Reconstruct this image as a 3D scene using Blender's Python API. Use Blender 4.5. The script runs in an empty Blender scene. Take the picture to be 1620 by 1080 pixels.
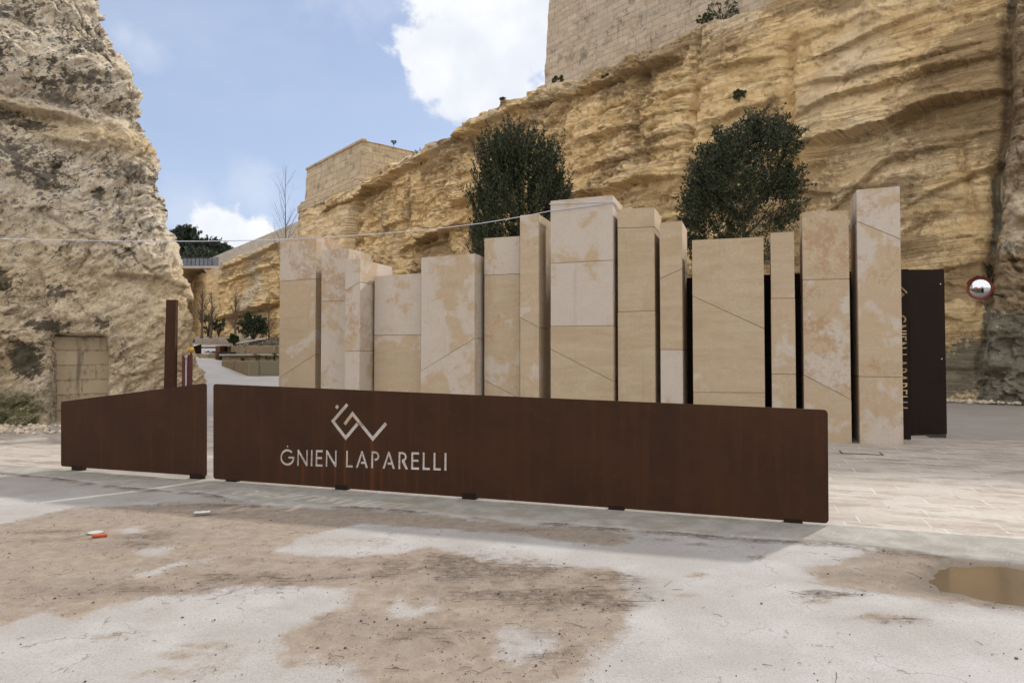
import bpy, bmesh, math, random
import numpy as np
from mathutils import Vector, Matrix, noise as mnoise

SC = bpy.context.scene
COL = SC.collection
random.seed(7)
RNG = np.random.default_rng(7)
R = math.radians

# ------------------------------------------------------------------ camera, sky, sun, exposure
CAM_H = 1.63
HORIZON = 570.0                       # photograph row (of 1080) where eye level lies
PITCH = math.atan((HORIZON - 540.0) / 1080.0)
cam_d = bpy.data.cameras.new('camera')
cam = bpy.data.objects.new('camera', cam_d)
COL.objects.link(cam)
cam.location = (0, 0, CAM_H)
cam.rotation_euler = (R(90) + PITCH, 0, 0)
cam_d.lens = 24.0
cam_d.sensor_width = 36.0
cam_d.clip_start = 0.05
cam_d.clip_end = 3000
SC.camera = cam

SUN_AZ, SUN_EL = 46.0, 35.0           # azimuth clockwise from +Y
sun_d = bpy.data.lights.new('sun', 'SUN')
sun = bpy.data.objects.new('sun', sun_d)
COL.objects.link(sun)
sdir = Vector((math.sin(R(SUN_AZ)) * math.cos(R(SUN_EL)), math.cos(R(SUN_AZ)) * math.cos(R(SUN_EL)), math.sin(R(SUN_EL))))
sun.rotation_euler = sdir.to_track_quat('Z', 'Y').to_euler()
sun.location = sdir * 80
sun_d.energy = 2.2
sun_d.angle = R(2.6)
sun_d.color = (1.0, 0.94, 0.86)

SC.view_settings.view_transform = 'Standard'
SC.view_settings.look = 'None'
SC.view_settings.exposure = 0.78
SC.view_settings.gamma = 1.0


def pix_dir(px, py):
    a = (px - 810.0) / 1080.0
    b = (540.0 - py) / 1080.0
    c, s = math.cos(PITCH), math.sin(PITCH)
    return np.array([a, c - b * s, s + b * c])


def at(px, py, Y):
    d = pix_dir(px, py)
    return np.array([0, 0, CAM_H]) + d * (Y / d[1])


# ------------------------------------------------------------------ node helpers
def sock(nt, s, v):
    if isinstance(v, bpy.types.NodeSocket):
        nt.links.new(v, s)
    elif isinstance(v, (tuple, list)) and len(v) == 3 and s.type == 'RGBA':
        s.default_value = (*v, 1)
    else:
        s.default_value = v


def N(nt, t, ins=None, **props):
    n = nt.nodes.new(t)
    for k, v in props.items():
        setattr(n, k, v)
    for k, v in (ins or {}).items():
        sock(nt, n.inputs[k], v)
    return n


def math_(nt, op, a, b=0.0, c=0.0, clamp=False):
    n = N(nt, 'ShaderNodeMath', {0: a, 1: b, 2: c}, operation=op, use_clamp=clamp)
    return n.outputs[0]


def mixc(nt, f, a, b, mode='MIX'):
    n = nt.nodes.new('ShaderNodeMix')
    n.data_type = 'RGBA'
    n.blend_type = mode
    sock(nt, n.inputs[0], f)
    sock(nt, n.inputs[6], a)
    sock(nt, n.inputs[7], b)
    return n.outputs[2]


def noise(nt, vec, scale, detail=4, rough=0.55, dist=0.0):
    return N(nt, 'ShaderNodeTexNoise', {'Vector': vec, 'Scale': scale, 'Detail': detail, 'Roughness': rough, 'Distortion': dist}).outputs['Fac']


def step(nt, v, lo, hi):
    n = N(nt, 'ShaderNodeMapRange', {0: v, 1: lo, 2: hi, 3: 0.0, 4: 1.0}, interpolation_type='SMOOTHSTEP')
    return n.outputs[0]


def scalev(nt, vec, s, rot=(0, 0, 0), loc=(0, 0, 0)):
    return N(nt, 'ShaderNodeMapping', {'Vector': vec, 'Scale': s, 'Rotation': rot, 'Location': loc}).outputs[0]


def attr(nt, name):
    return N(nt, 'ShaderNodeAttribute', attribute_name=name).outputs['Fac']


def material(name, rough=0.9, spec=0.25):
    m = bpy.data.materials.new(name)
    m.use_nodes = True
    nt = m.node_tree
    b = nt.nodes['Principled BSDF']
    b.inputs['Roughness'].default_value = rough
    b.inputs['Specular IOR Level'].default_value = spec
    co = N(nt, 'ShaderNodeTexCoord').outputs['Object']
    return m, nt, b, co


def bump(nt, b, h, strength, dist, normal=None):
    n = N(nt, 'ShaderNodeBump', {'Height': h, 'Strength': strength, 'Distance': dist})
    if normal is not None:
        nt.links.new(normal, n.inputs['Normal'])
    nt.links.new(n.outputs[0], b.inputs['Normal'])
    return n.outputs[0]


# ------------------------------------------------------------------ world
world = bpy.data.worlds.new('World')
SC.world = world
world.use_nodes = True
wt = world.node_tree
bg = wt.nodes['Background']
sky = N(wt, 'ShaderNodeTexSky', sky_type='NISHITA', sun_disc=False, sun_elevation=R(SUN_EL), sun_rotation=R(SUN_AZ))
sky.air_density = 1.0
sky.dust_density = 1.6
sky.ozone_density = 1.0
wco = N(wt, 'ShaderNodeTexCoord').outputs['Generated']
CLOUDS = [(800, 20, 150), (715, 85, 88), (780, 115, 80), (690, 115, 50), (735, 150, 48), (715, -30, 75), (900, -70, 190), (840, 60, 110), (655, 92, 26),
          (362, 375, 55), (330, 388, 40), (408, 372, 40)]
SOFT = [(230, 75, 42), (195, 60, 34), (400, 300, 60), (300, 340, 60), (560, -60, 120)]


def blob_field(blobs, lo, hi, nscale, namp):
    best = None
    for px, py, r in blobs:
        d = pix_dir(px, py)
        d = d / np.linalg.norm(d)
        dist = N(wt, 'ShaderNodeVectorMath', {0: wco, 1: tuple(d)}, operation='DISTANCE').outputs['Value']
        f = math_(wt, 'SUBTRACT', 1.0, math_(wt, 'DIVIDE', dist, r / 1080.0))
        best = f if best is None else math_(wt, 'MAXIMUM', best, f)
    nz = N(wt, 'ShaderNodeTexNoise', {'Vector': wco, 'Scale': nscale, 'Detail': 9, 'Roughness': 0.6}).outputs['Fac']
    best = math_(wt, 'ADD', best, math_(wt, 'MULTIPLY', math_(wt, 'SUBTRACT', nz, 0.5), namp))
    return step(wt, best, lo, hi)


m1 = blob_field(CLOUDS, 0.0, 0.34, 11.0, 2.5)
m2 = blob_field(SOFT, 0.05, 1.0, 18.0, 1.6)
gen = step(wt, noise(wt, scalev(wt, wco, (1.3, 1.3, 3.0), loc=(3.1, 0.4, 0)), 2.0, 6, 0.6), 0.42, 0.85)
zc = N(wt, 'ShaderNodeSeparateXYZ', {0: wco}).outputs[2]
haze_f = step(wt, zc, 0.55, -0.05)
base = mixc(wt, math_(wt, 'MULTIPLY', haze_f, 0.35), sky.outputs[0], (6.6, 7.6, 9.3))
base = mixc(wt, 0.50, base, (3.9, 4.75, 6.9))
shade = noise(wt, wco, 9.0, 4, 0.5)
ccol = mixc(wt, step(wt, shade, 0.35, 0.7), (6.4, 6.65, 7.2), (8.0, 8.0, 8.0))
c1 = mixc(wt, math_(wt, 'MULTIPLY', gen, 0.22), base, (6.3, 6.8, 7.6))
# unseen bright cloud sheet, added overhead and behind the camera to brighten shaded fronts
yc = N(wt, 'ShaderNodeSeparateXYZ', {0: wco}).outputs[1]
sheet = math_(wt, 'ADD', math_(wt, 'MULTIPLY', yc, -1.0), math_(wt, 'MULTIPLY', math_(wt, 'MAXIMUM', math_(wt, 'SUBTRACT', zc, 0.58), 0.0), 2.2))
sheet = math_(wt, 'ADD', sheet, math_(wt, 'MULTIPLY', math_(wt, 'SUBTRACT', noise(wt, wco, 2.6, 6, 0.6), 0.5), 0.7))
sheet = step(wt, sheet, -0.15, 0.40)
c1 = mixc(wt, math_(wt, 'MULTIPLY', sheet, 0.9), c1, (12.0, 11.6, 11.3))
c2 = mixc(wt, math_(wt, 'MULTIPLY', m2, 0.30), c1, (6.6, 6.9, 7.4))
c3 = mixc(wt, math_(wt, 'MULTIPLY', m1, 0.94), c2, ccol)
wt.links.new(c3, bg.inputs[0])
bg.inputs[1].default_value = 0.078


# ------------------------------------------------------------------ numeric noise
def _h(ix, iy, iz, seed):
    with np.errstate(over='ignore'):
        h = (ix.astype(np.uint32) * np.uint32(374761393) + iy.astype(np.uint32) * np.uint32(668265263)
             + iz.astype(np.uint32) * np.uint32(2246822519) + np.uint32(seed * 2654435 + 12345))
        h = (h ^ (h >> np.uint32(13))) * np.uint32(1274126177)
        h = h ^ (h >> np.uint32(16))
        h = h * np.uint32(2246822519)
        h = h ^ (h >> np.uint32(15))
    return h.astype(np.float64) / 4294967295.0 * 2 - 1


def vn(x, y, seed=0):
    """2-D smooth value noise, -1..1"""
    ix, iy = np.floor(x).astype(np.int64), np.floor(y).astype(np.int64)
    fx, fy = x - ix, y - iy
    u, v = fx * fx * fx * (fx * (fx * 6 - 15) + 10), fy * fy * fy * (fy * (fy * 6 - 15) + 10)
    z = np.zeros_like(ix)
    a, b = _h(ix, iy, z, seed), _h(ix + 1, iy, z, seed)
    c, d = _h(ix, iy + 1, z, seed), _h(ix + 1, iy + 1, z, seed)
    return (a * (1 - u) + b * u) * (1 - v) + (c * (1 - u) + d * u) * v


def fbm(x, y, seed=0, octv=5, gain=0.5):
    s, a, t = 0, 1.0, 0
    for o in range(octv):
        ca, sa = math.cos(o * 0.7), math.sin(o * 0.7)
        s = s + a * vn((x * ca - y * sa) * 2 ** o + 17.3 * o, (x * sa + y * ca) * 2 ** o - 9.1 * o, seed + o)
        t += a
        a *= gain
    return s / t


def ridged(x, y, seed=0, octv=4):
    s, a, t = 0, 1.0, 0
    for o in range(octv):
        s = s + a * (1 - np.abs(vn(x * 2 ** o + 3.7 * o, y * 2 ** o + 5.1 * o, seed + o)) * 2)
        t += a
        a *= 0.5
    return s / t


def cells(x, y, seed=0):
    """cellular noise: each cell's own value (-1..1) and the distance to the cell's border"""
    ix, iy = np.floor(x).astype(np.int64), np.floor(y).astype(np.int64)
    z = np.zeros_like(ix)
    f1, f2, val = np.full(x.shape, 9.0), np.full(x.shape, 9.0), np.zeros(x.shape)
    for dx in (-1, 0, 1):
        for dy in (-1, 0, 1):
            cx, cy = ix + dx, iy + dy
            d = np.hypot(cx + 0.5 + 0.45 * _h(cx, cy, z, seed) - x, cy + 0.5 + 0.45 * _h(cx, cy, z, seed + 7) - y)
            v = _h(cx, cy, z, seed + 13)
            closer = d < f1
            f2 = np.where(closer, f1, np.minimum(f2, d))
            val = np.where(closer, v, val)
            f1 = np.minimum(f1, d)
    return val, f2 - f1


def sst(x, a, b):
    t = np.clip((x - a) / (b - a), 0, 1)
    return t * t * (3 - 2 * t)


# ------------------------------------------------------------------ object helpers
def tag(o, label=None, cat=None, group=None, kind=None):
    if label:
        o['label'] = label
    if cat:
        o['category'] = cat
    if group:
        o['group'] = group
    o['kind'] = kind or 'thing'
    return o


def empty(name, loc=(0, 0, 0), yaw=0.0):
    o = bpy.data.objects.new(name, None)
    COL.objects.link(o)
    o.location = tuple(loc)
    o.rotation_euler = (0, 0, yaw)
    o.empty_display_size = 0.2
    return o


def link(name, me, mat, parent=None):
    o = bpy.data.objects.new(name, me)
    COL.objects.link(o)
    if mat:
        me.materials.clear()
        me.materials.append(mat)
    if parent:
        o.parent = parent
    return o


def mesh_np(name, V, F, mat, parent=None, smooth=True, attrs=None):
    V = np.asarray(V, dtype=np.float32).reshape(-1, 3)
    F = np.asarray(F, dtype=np.int32)
    k = F.shape[1]
    me = bpy.data.meshes.new(name)
    me.vertices.add(len(V))
    me.vertices.foreach_set('co', V.ravel())
    me.loops.add(F.size)
    me.loops.foreach_set('vertex_index', F.ravel())
    me.polygons.add(len(F))
    me.polygons.foreach_set('loop_start', np.arange(0, F.size, k, dtype=np.int32))
    me.polygons.foreach_set('loop_total', np.full(len(F), k, dtype=np.int32))
    me.polygons.foreach_set('use_smooth', np.full(len(F), smooth))
    me.update(calc_edges=True)
    for n, a in (attrs or {}).items():
        at_ = me.attributes.new(n, 'FLOAT', 'POINT')
        at_.data.foreach_set('value', np.asarray(a, dtype=np.float32).ravel())
    me.validate()
    return link(name, me, mat, parent)


def grid_faces(nr, nc, keep=None):
    i = np.arange(nr * nc).reshape(nr, nc)
    F = np.stack([i[:-1, :-1], i[:-1, 1:], i[1:, 1:], i[1:, :-1]], -1).reshape(-1, 4)
    return F if keep is None else F[keep.reshape(-1)]


class MB:
    """collects simple solids and links them as one mesh"""
    def __init__(self):
        self.v, self.f = [], []

    def add(self, v, f):
        o = len(self.v)
        self.v += [tuple(p) for p in v]
        self.f += [tuple(i + o for i in q) for q in f]
        return self

    def box(self, x0, x1, y0, y1, z0, z1):
        v = [(x0, y0, z0), (x1, y0, z0), (x1, y1, z0), (x0, y1, z0), (x0, y0, z1), (x1, y0, z1), (x1, y1, z1), (x0, y1, z1)]
        return self.add(v, [(3, 2, 1, 0), (4, 5, 6, 7), (0, 1, 5, 4), (1, 2, 6, 5), (2, 3, 7, 6), (3, 0, 4, 7)])

    def hexa(self, bot, top):
        return self.add(list(bot) + list(top), [(3, 2, 1, 0), (4, 5, 6, 7), (0, 1, 5, 4), (1, 2, 6, 5), (2, 3, 7, 6), (3, 0, 4, 7)])

    def tube(self, pts, rad, n=8, cap=True):
        pts = [Vector(p) for p in pts]
        if not hasattr(rad, '__len__'):
            rad = [rad] * len(pts)
        vs, fs = [], []
        up = Vector((0.123, 0.31, 0.94))
        for i, p in enumerate(pts):
            d = (pts[min(i + 1, len(pts) - 1)] - pts[max(i - 1, 0)]).normalized()
            a = d.cross(up)
            if a.length < 1e-3:
                a = d.cross(Vector((1, 0, 0)))
            a.normalize()
            b = d.cross(a)
            for k in range(n):
                t = 2 * math.pi * k / n
                vs.append(p + (a * math.cos(t) + b * math.sin(t)) * rad[i])
        for i in range(len(pts) - 1):
            for k in range(n):
                k2 = (k + 1) % n
                fs.append((i * n + k, i * n + k2, (i + 1) * n + k2, (i + 1) * n + k))
        if cap:
            fs.append(tuple(range(n))[::-1])
            fs.append(tuple((len(pts) - 1) * n + k for k in range(n)))
        return self.add(vs, fs)

    def lathe(self, prof, n=24, M=None):
        vs, fs = [], []
        for r, z in prof:
            for k in range(n):
                t = 2 * math.pi * k / n
                p = Vector((r * math.cos(t), r * math.sin(t), z))
                vs.append(M @ p if M else p)
        for i in range(len(prof) - 1):
            for k in range(n):
                k2 = (k + 1) % n
                fs.append((i * n + k, i * n + k2, (i + 1) * n + k2, (i + 1) * n + k))
        fs.append(tuple(range(n))[::-1])
        fs.append(tuple((len(prof) - 1) * n + k for k in range(n)))
        return self.add(vs, fs)

    def build(self, name, mat, parent=None, bevel=0.0, smooth=False, attrs=None, seg=1):
        me = bpy.data.meshes.new(name)
        bm = bmesh.new()
        vs = [bm.verts.new(p) for p in self.v]
        for q in self.f:
            try:
                bm.faces.new([vs[i] for i in q])
            except ValueError:
                pass
        bmesh.ops.recalc_face_normals(bm, faces=bm.faces)
        if bevel:
            bmesh.ops.bevel(bm, geom=[e for e in bm.edges if len(e.link_faces) == 2 and e.calc_face_angle(0) > 0.5], offset=bevel, segments=seg, affect='EDGES', clamp_overlap=True)
        bm.to_mesh(me)
        bm.free()
        if smooth:
            me.polygons.foreach_set('use_smooth', np.full(len(me.polygons), True))
        for n, a in (attrs or {}).items():
            t = me.attributes.new(n, 'FLOAT', 'POINT')
            t.data.foreach_set('value', np.full(len(me.vertices), a, dtype=np.float32))
        return link(name, me, mat, parent)


# ------------------------------------------------------------------ terrain
def g_np(x, y):
    q = -0.64 * x + 0.77 * y
    t = np.clip(q - 15.0, 0, None)
    k = np.where(t < 2, t * t / 4, t - 1)             # soft start
    a = 0.084 * np.minimum(k, 34) + 0.04 * np.maximum(k - 34, 0)
    return a * sst(-x, -7.0, -1.0)


def g(x, y):
    return float(g_np(np.array([float(x)]), np.array([float(y)]))[0])


def hit(px, py, lift=0.0):
    """where the line of sight meets the terrain"""
    d = pix_dir(px, py)
    t = np.linspace(1.5, 260, 60000)
    x, y, z = d[0] * t, d[1] * t, CAM_H + d[2] * t
    under = np.nonzero(z < g_np(x, y) + lift)[0]
    i = under[0] if len(under) else len(t) - 1
    return np.array([x[i], y[i], g_np(x[i:i + 1], y[i:i + 1])[0] + lift])


# sign line on the ground
SA = np.array([3.097, 6.67])                                      # sign's far-right foot
YAW = R(-19.4)
SU = np.array([math.cos(YAW), math.sin(YAW)])                    # along the sign, to the right
SW = np.array([-SU[1], SU[0]])                                   # away from the camera


def uw(x, y):
    return (x - SA[0]) * SU[0] + (y - SA[1]) * SU[1], (x - SA[0]) * SW[0] + (y - SA[1]) * SW[1]


# ------------------------------------------------------------------ materials
def mat_road():
    m, nt, b, co = material('road_surface', 0.95, 0.1)
    dirt, mud, wet, grey = attr(nt, 'dirt'), attr(nt, 'mud'), attr(nt, 'wet'), attr(nt, 'grey')
    n1, n2 = noise(nt, co, 1.3, 5, 0.6), noise(nt, co, 9, 5, 0.65)
    n3 = noise(nt, co, 120, 3, 0.6)
    n4 = noise(nt, co, 38, 4, 0.7)
    conc = mixc(nt, step(nt, n1, 0.35, 0.7), (0.47, 0.44, 0.405), (0.585, 0.565, 0.54))
    n8 = noise(nt, co, 55, 5, 0.75)
    conc = mixc(nt, math_(nt, 'MULTIPLY', step(nt, n8, 0.53, 0.63), 0.5), conc, (0.34, 0.305, 0.265))
    conc = mixc(nt, math_(nt, 'MULTIPLY', step(nt, n8, 0.45, 0.32), 0.4), conc, (0.70, 0.69, 0.67))
    conc = mixc(nt, math_(nt, 'MULTIPLY', step(nt, n2, 0.52, 0.75), 0.35), conc, (0.44, 0.40, 0.35))
    dc = mixc(nt, step(nt, n2, 0.3, 0.7), (0.325, 0.256, 0.193), (0.44, 0.363, 0.28))
    dc = mixc(nt, math_(nt, 'MULTIPLY', step(nt, n1, 0.4, 0.7), 0.5), dc, (0.33, 0.285, 0.25))
    n5 = noise(nt, co, 3.1, 6, 0.68)
    dc = mixc(nt, math_(nt, 'MULTIPLY', step(nt, n5, 0.54, 0.72), 0.6), dc, (0.215, 0.165, 0.125))
    dc = mixc(nt, math_(nt, 'MULTIPLY', step(nt, n5, 0.44, 0.30), 0.6), dc, (0.47, 0.42, 0.37))
    n6 = noise(nt, co, 17, 6, 0.72)
    # worn dust film: thick where the attribute is high, broken into flecks and scuffs towards its edges
    edge = math_(nt, 'ADD', dirt, math_(nt, 'MULTIPLY', math_(nt, 'SUBTRACT', n6, 0.5), 1.3))
    edge = math_(nt, 'ADD', edge, math_(nt, 'MULTIPLY', math_(nt, 'SUBTRACT', n5, 0.5), 0.9))
    edge = math_(nt, 'ADD', edge, math_(nt, 'MULTIPLY', math_(nt, 'SUBTRACT', n4, 0.5), 0.6))
    film = math_(nt, 'MULTIPLY', step(nt, edge, 0.05, 0.75), math_(nt, 'MULTIPLY_ADD', step(nt, dirt, 0.0, 0.6), 0.75, 0.25))
    c = mixc(nt, film, conc, dc)
    c = mixc(nt, math_(nt, 'MULTIPLY', grey, 0.8), c, mixc(nt, n4, (0.27, 0.228, 0.18), (0.40, 0.345, 0.285)))
    # tyre-tread streaks pressed into the mud, in two directions
    t1 = noise(nt, scalev(nt, co, (3.2, 46.0, 1.0), rot=(0, 0, R(38))), 1.0, 4, 0.6, 0.1)
    t2 = noise(nt, scalev(nt, co, (3.0, 50.0, 1.0), rot=(0, 0, R(-24))), 1.0, 4, 0.6, 0.1)
    tr = math_(nt, 'MAXIMUM', step(nt, t1, 0.54, 0.62), step(nt, t2, 0.55, 0.63))
    tr = math_(nt, 'MULTIPLY', tr, step(nt, math_(nt, 'ADD', mud, math_(nt, 'MULTIPLY', math_(nt, 'SUBTRACT', n5, 0.5), 0.8)), 0.22, 0.55))
    c = mixc(nt, math_(nt, 'MULTIPLY', tr, 0.9), c, (0.10, 0.074, 0.055))
    me_ = math_(nt, 'MULTIPLY', mud, step(nt, math_(nt, 'ADD', n6, math_(nt, 'MULTIPLY', n2, 0.5)), 0.50, 0.86))
    c = mixc(nt, math_(nt, 'MULTIPLY', me_, 0.85), c, (0.14, 0.102, 0.074))
    c = mixc(nt, math_(nt, 'MULTIPLY', wet, 0.75), c, mixc(nt, n4, (0.10, 0.08, 0.06), (0.17, 0.14, 0.11)))
    ck = noise(nt, co, 0.9, 6, 0.55, 0.3)
    ckm = math_(nt, 'MULTIPLY', step(nt, math_(nt, 'ABSOLUTE', math_(nt, 'SUBTRACT', ck, 0.5)), 0.0035, 0.0012), step(nt, n1, 0.48, 0.56))
    c = mixc(nt, math_(nt, 'MULTIPLY', ckm, 0.55), c, (0.17, 0.14, 0.11))
    # grit: fine light and dark grains that belong to the concrete itself
    c = mixc(nt, math_(nt, 'MULTIPLY', step(nt, n3, 0.56, 0.68), 0.5), c, (0.20, 0.17, 0.145))
    c = mixc(nt, math_(nt, 'MULTIPLY', step(nt, n3, 0.43, 0.30), 0.45), c, (0.66, 0.64, 0.61))
    vo = N(nt, 'ShaderNodeTexVoronoi', {'Vector': co, 'Scale': 26.0, 'Randomness': 1.0}).outputs['Distance']
    vc = N(nt, 'ShaderNodeTexVoronoi', {'Vector': co, 'Scale': 26.0, 'Randomness': 1.0}).outputs['Color']
    pick = step(nt, N(nt, 'ShaderNodeSeparateColor', {0: vc}).outputs[0], 0.66, 0.68)
    c = mixc(nt, math_(nt, 'MULTIPLY', math_(nt, 'MULTIPLY', step(nt, vo, 0.16, 0.10), pick), math_(nt, 'MULTIPLY_ADD', dirt, 0.45, 0.25)), c, (0.10, 0.075, 0.055))
    nt.links.new(c, b.inputs['Base Color'])
    b.inputs['Roughness'].default_value = 0.95
    h = math_(nt, 'ADD', math_(nt, 'MULTIPLY', n4, 0.6), math_(nt, 'MULTIPLY', n3, 0.25))
    bump(nt, b, h, 0.35, 0.018)
    return m


def mat_apron():
    m, nt, b, co = material('apron_concrete', 0.92, 0.2)
    st = scalev(nt, co, (1, 1, 1), rot=(0, 0, R(-50)))
    str_ = noise(nt, scalev(nt, st, (1.2, 9.0, 1.0)), 3.0, 4, 0.6)
    n2, n3 = noise(nt, co, 4, 5, 0.6), noise(nt, co, 90, 3, 0.6)
    c = mixc(nt, step(nt, n2, 0.3, 0.72), (0.335, 0.325, 0.30), (0.46, 0.445, 0.42))
    c = mixc(nt, math_(nt, 'MULTIPLY', step(nt, str_, 0.55, 0.72), 0.45), c, (0.56, 0.54, 0.51))
    c = mixc(nt, math_(nt, 'MULTIPLY', step(nt, n3, 0.58, 0.72), 0.4), c, (0.19, 0.17, 0.14))
    c = mixc(nt, math_(nt, 'MULTIPLY', step(nt, noise(nt, co, 1.3, 6, 0.68), 0.46, 0.66), 0.65), c, (0.31, 0.265, 0.215))
    nt.links.new(c, b.inputs['Base Color'])
    bump(nt, b, math_(nt, 'ADD', math_(nt, 'MULTIPLY', str_, 0.6), math_(nt, 'MULTIPLY', n3, 0.3)), 0.5, 0.015)
    return m


def mat_paving():
    m, nt, b, co = material('paving_limestone', 0.8, 0.3)
    v = scalev(nt, co, (1, 1, 1), rot=(0, 0, -YAW))
    wob = N(nt, 'ShaderNodeTexNoise', {'Vector': v, 'Scale': 1.1, 'Detail': 2}).outputs['Color']
    v2 = N(nt, 'ShaderNodeVectorMath', {0: v, 1: N(nt, 'ShaderNodeVectorMath', {0: wob, 1: (0.03, 0.02, 0)}, operation='MULTIPLY').outputs[0]}, operation='ADD').outputs[0]
    cln = attr(nt, 'clean')
    br = N(nt, 'ShaderNodeTexBrick', {'Vector': v2, 'Color1': (0, 0, 0, 1), 'Color2': (1, 1, 1, 1), 'Mortar': (0.5, 0.5, 0.5, 1), 'Scale': 1.0, 'Mortar Size': 0.011, 'Mortar Smooth': 0.3, 'Bias': 0.0, 'Brick Width': 0.86, 'Row Height': 0.42},
           offset=0.37, offset_frequency=2, squash=0.72, squash_frequency=3)
    n1, n2, n3 = noise(nt, co, 0.7, 5, 0.62), noise(nt, co, 7, 5, 0.6), noise(nt, co, 60, 3, 0.6)
    st = noise(nt, scalev(nt, v, (0.8, 1.7, 1)), 1.5, 6, 0.7)
    c = mixc(nt, br.outputs['Color'], (0.50, 0.45, 0.395), (0.585, 0.54, 0.49))
    c = mixc(nt, math_(nt, 'MULTIPLY', step(nt, n2, 0.45, 0.75), 0.35), c, (0.45, 0.37, 0.29))
    c = mixc(nt, math_(nt, 'MULTIPLY', step(nt, st, 0.47, 0.64), 0.75), c, (0.30, 0.245, 0.19))
    n7 = noise(nt, co, 22, 6, 0.72)
    c = mixc(nt, math_(nt, 'MULTIPLY', step(nt, n7, 0.52, 0.68), 0.5), c, (0.33, 0.27, 0.215))
    c = mixc(nt, math_(nt, 'MULTIPLY', step(nt, n7, 0.45, 0.32), 0.4), c, (0.66, 0.63, 0.59))
    c = mixc(nt, math_(nt, 'MULTIPLY', step(nt, n1, 0.52, 0.74), 0.45), c, (0.40, 0.345, 0.285))
    c = mixc(nt, math_(nt, 'MULTIPLY', step(nt, n3, 0.60, 0.75), 0.3), c, (0.28, 0.23, 0.18))
    c = mixc(nt, math_(nt, 'MULTIPLY', cln, 0.8), c, mixc(nt, br.outputs['Color'], (0.74, 0.725, 0.71), (0.80, 0.79, 0.78)))
    jm = math_(nt, 'MULTIPLY', br.outputs['Fac'], step(nt, noise(nt, co, 2.3, 2, 0.5), 0.35, 0.6))
    c = mixc(nt, math_(nt, 'MULTIPLY', jm, 0.75), c, (0.74, 0.70, 0.645))
    jd = math_(nt, 'MULTIPLY', br.outputs['Fac'], step(nt, noise(nt, co, 1.7, 3, 0.5), 0.55, 0.68))
    c = mixc(nt, math_(nt, 'MULTIPLY', jd, 0.7), c, (0.20, 0.16, 0.125))
    nt.links.new(c, b.inputs['Base Color'])
    h = math_(nt, 'ADD', math_(nt, 'MULTIPLY', br.outputs['Fac'], -0.6), math_(nt, 'MULTIPLY', n2, 0.5))
    h = math_(nt, 'ADD', h, math_(nt, 'MULTIPLY', n3, 0.2))
    bump(nt, b, h, 0.4, 0.012)
    return m


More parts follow.
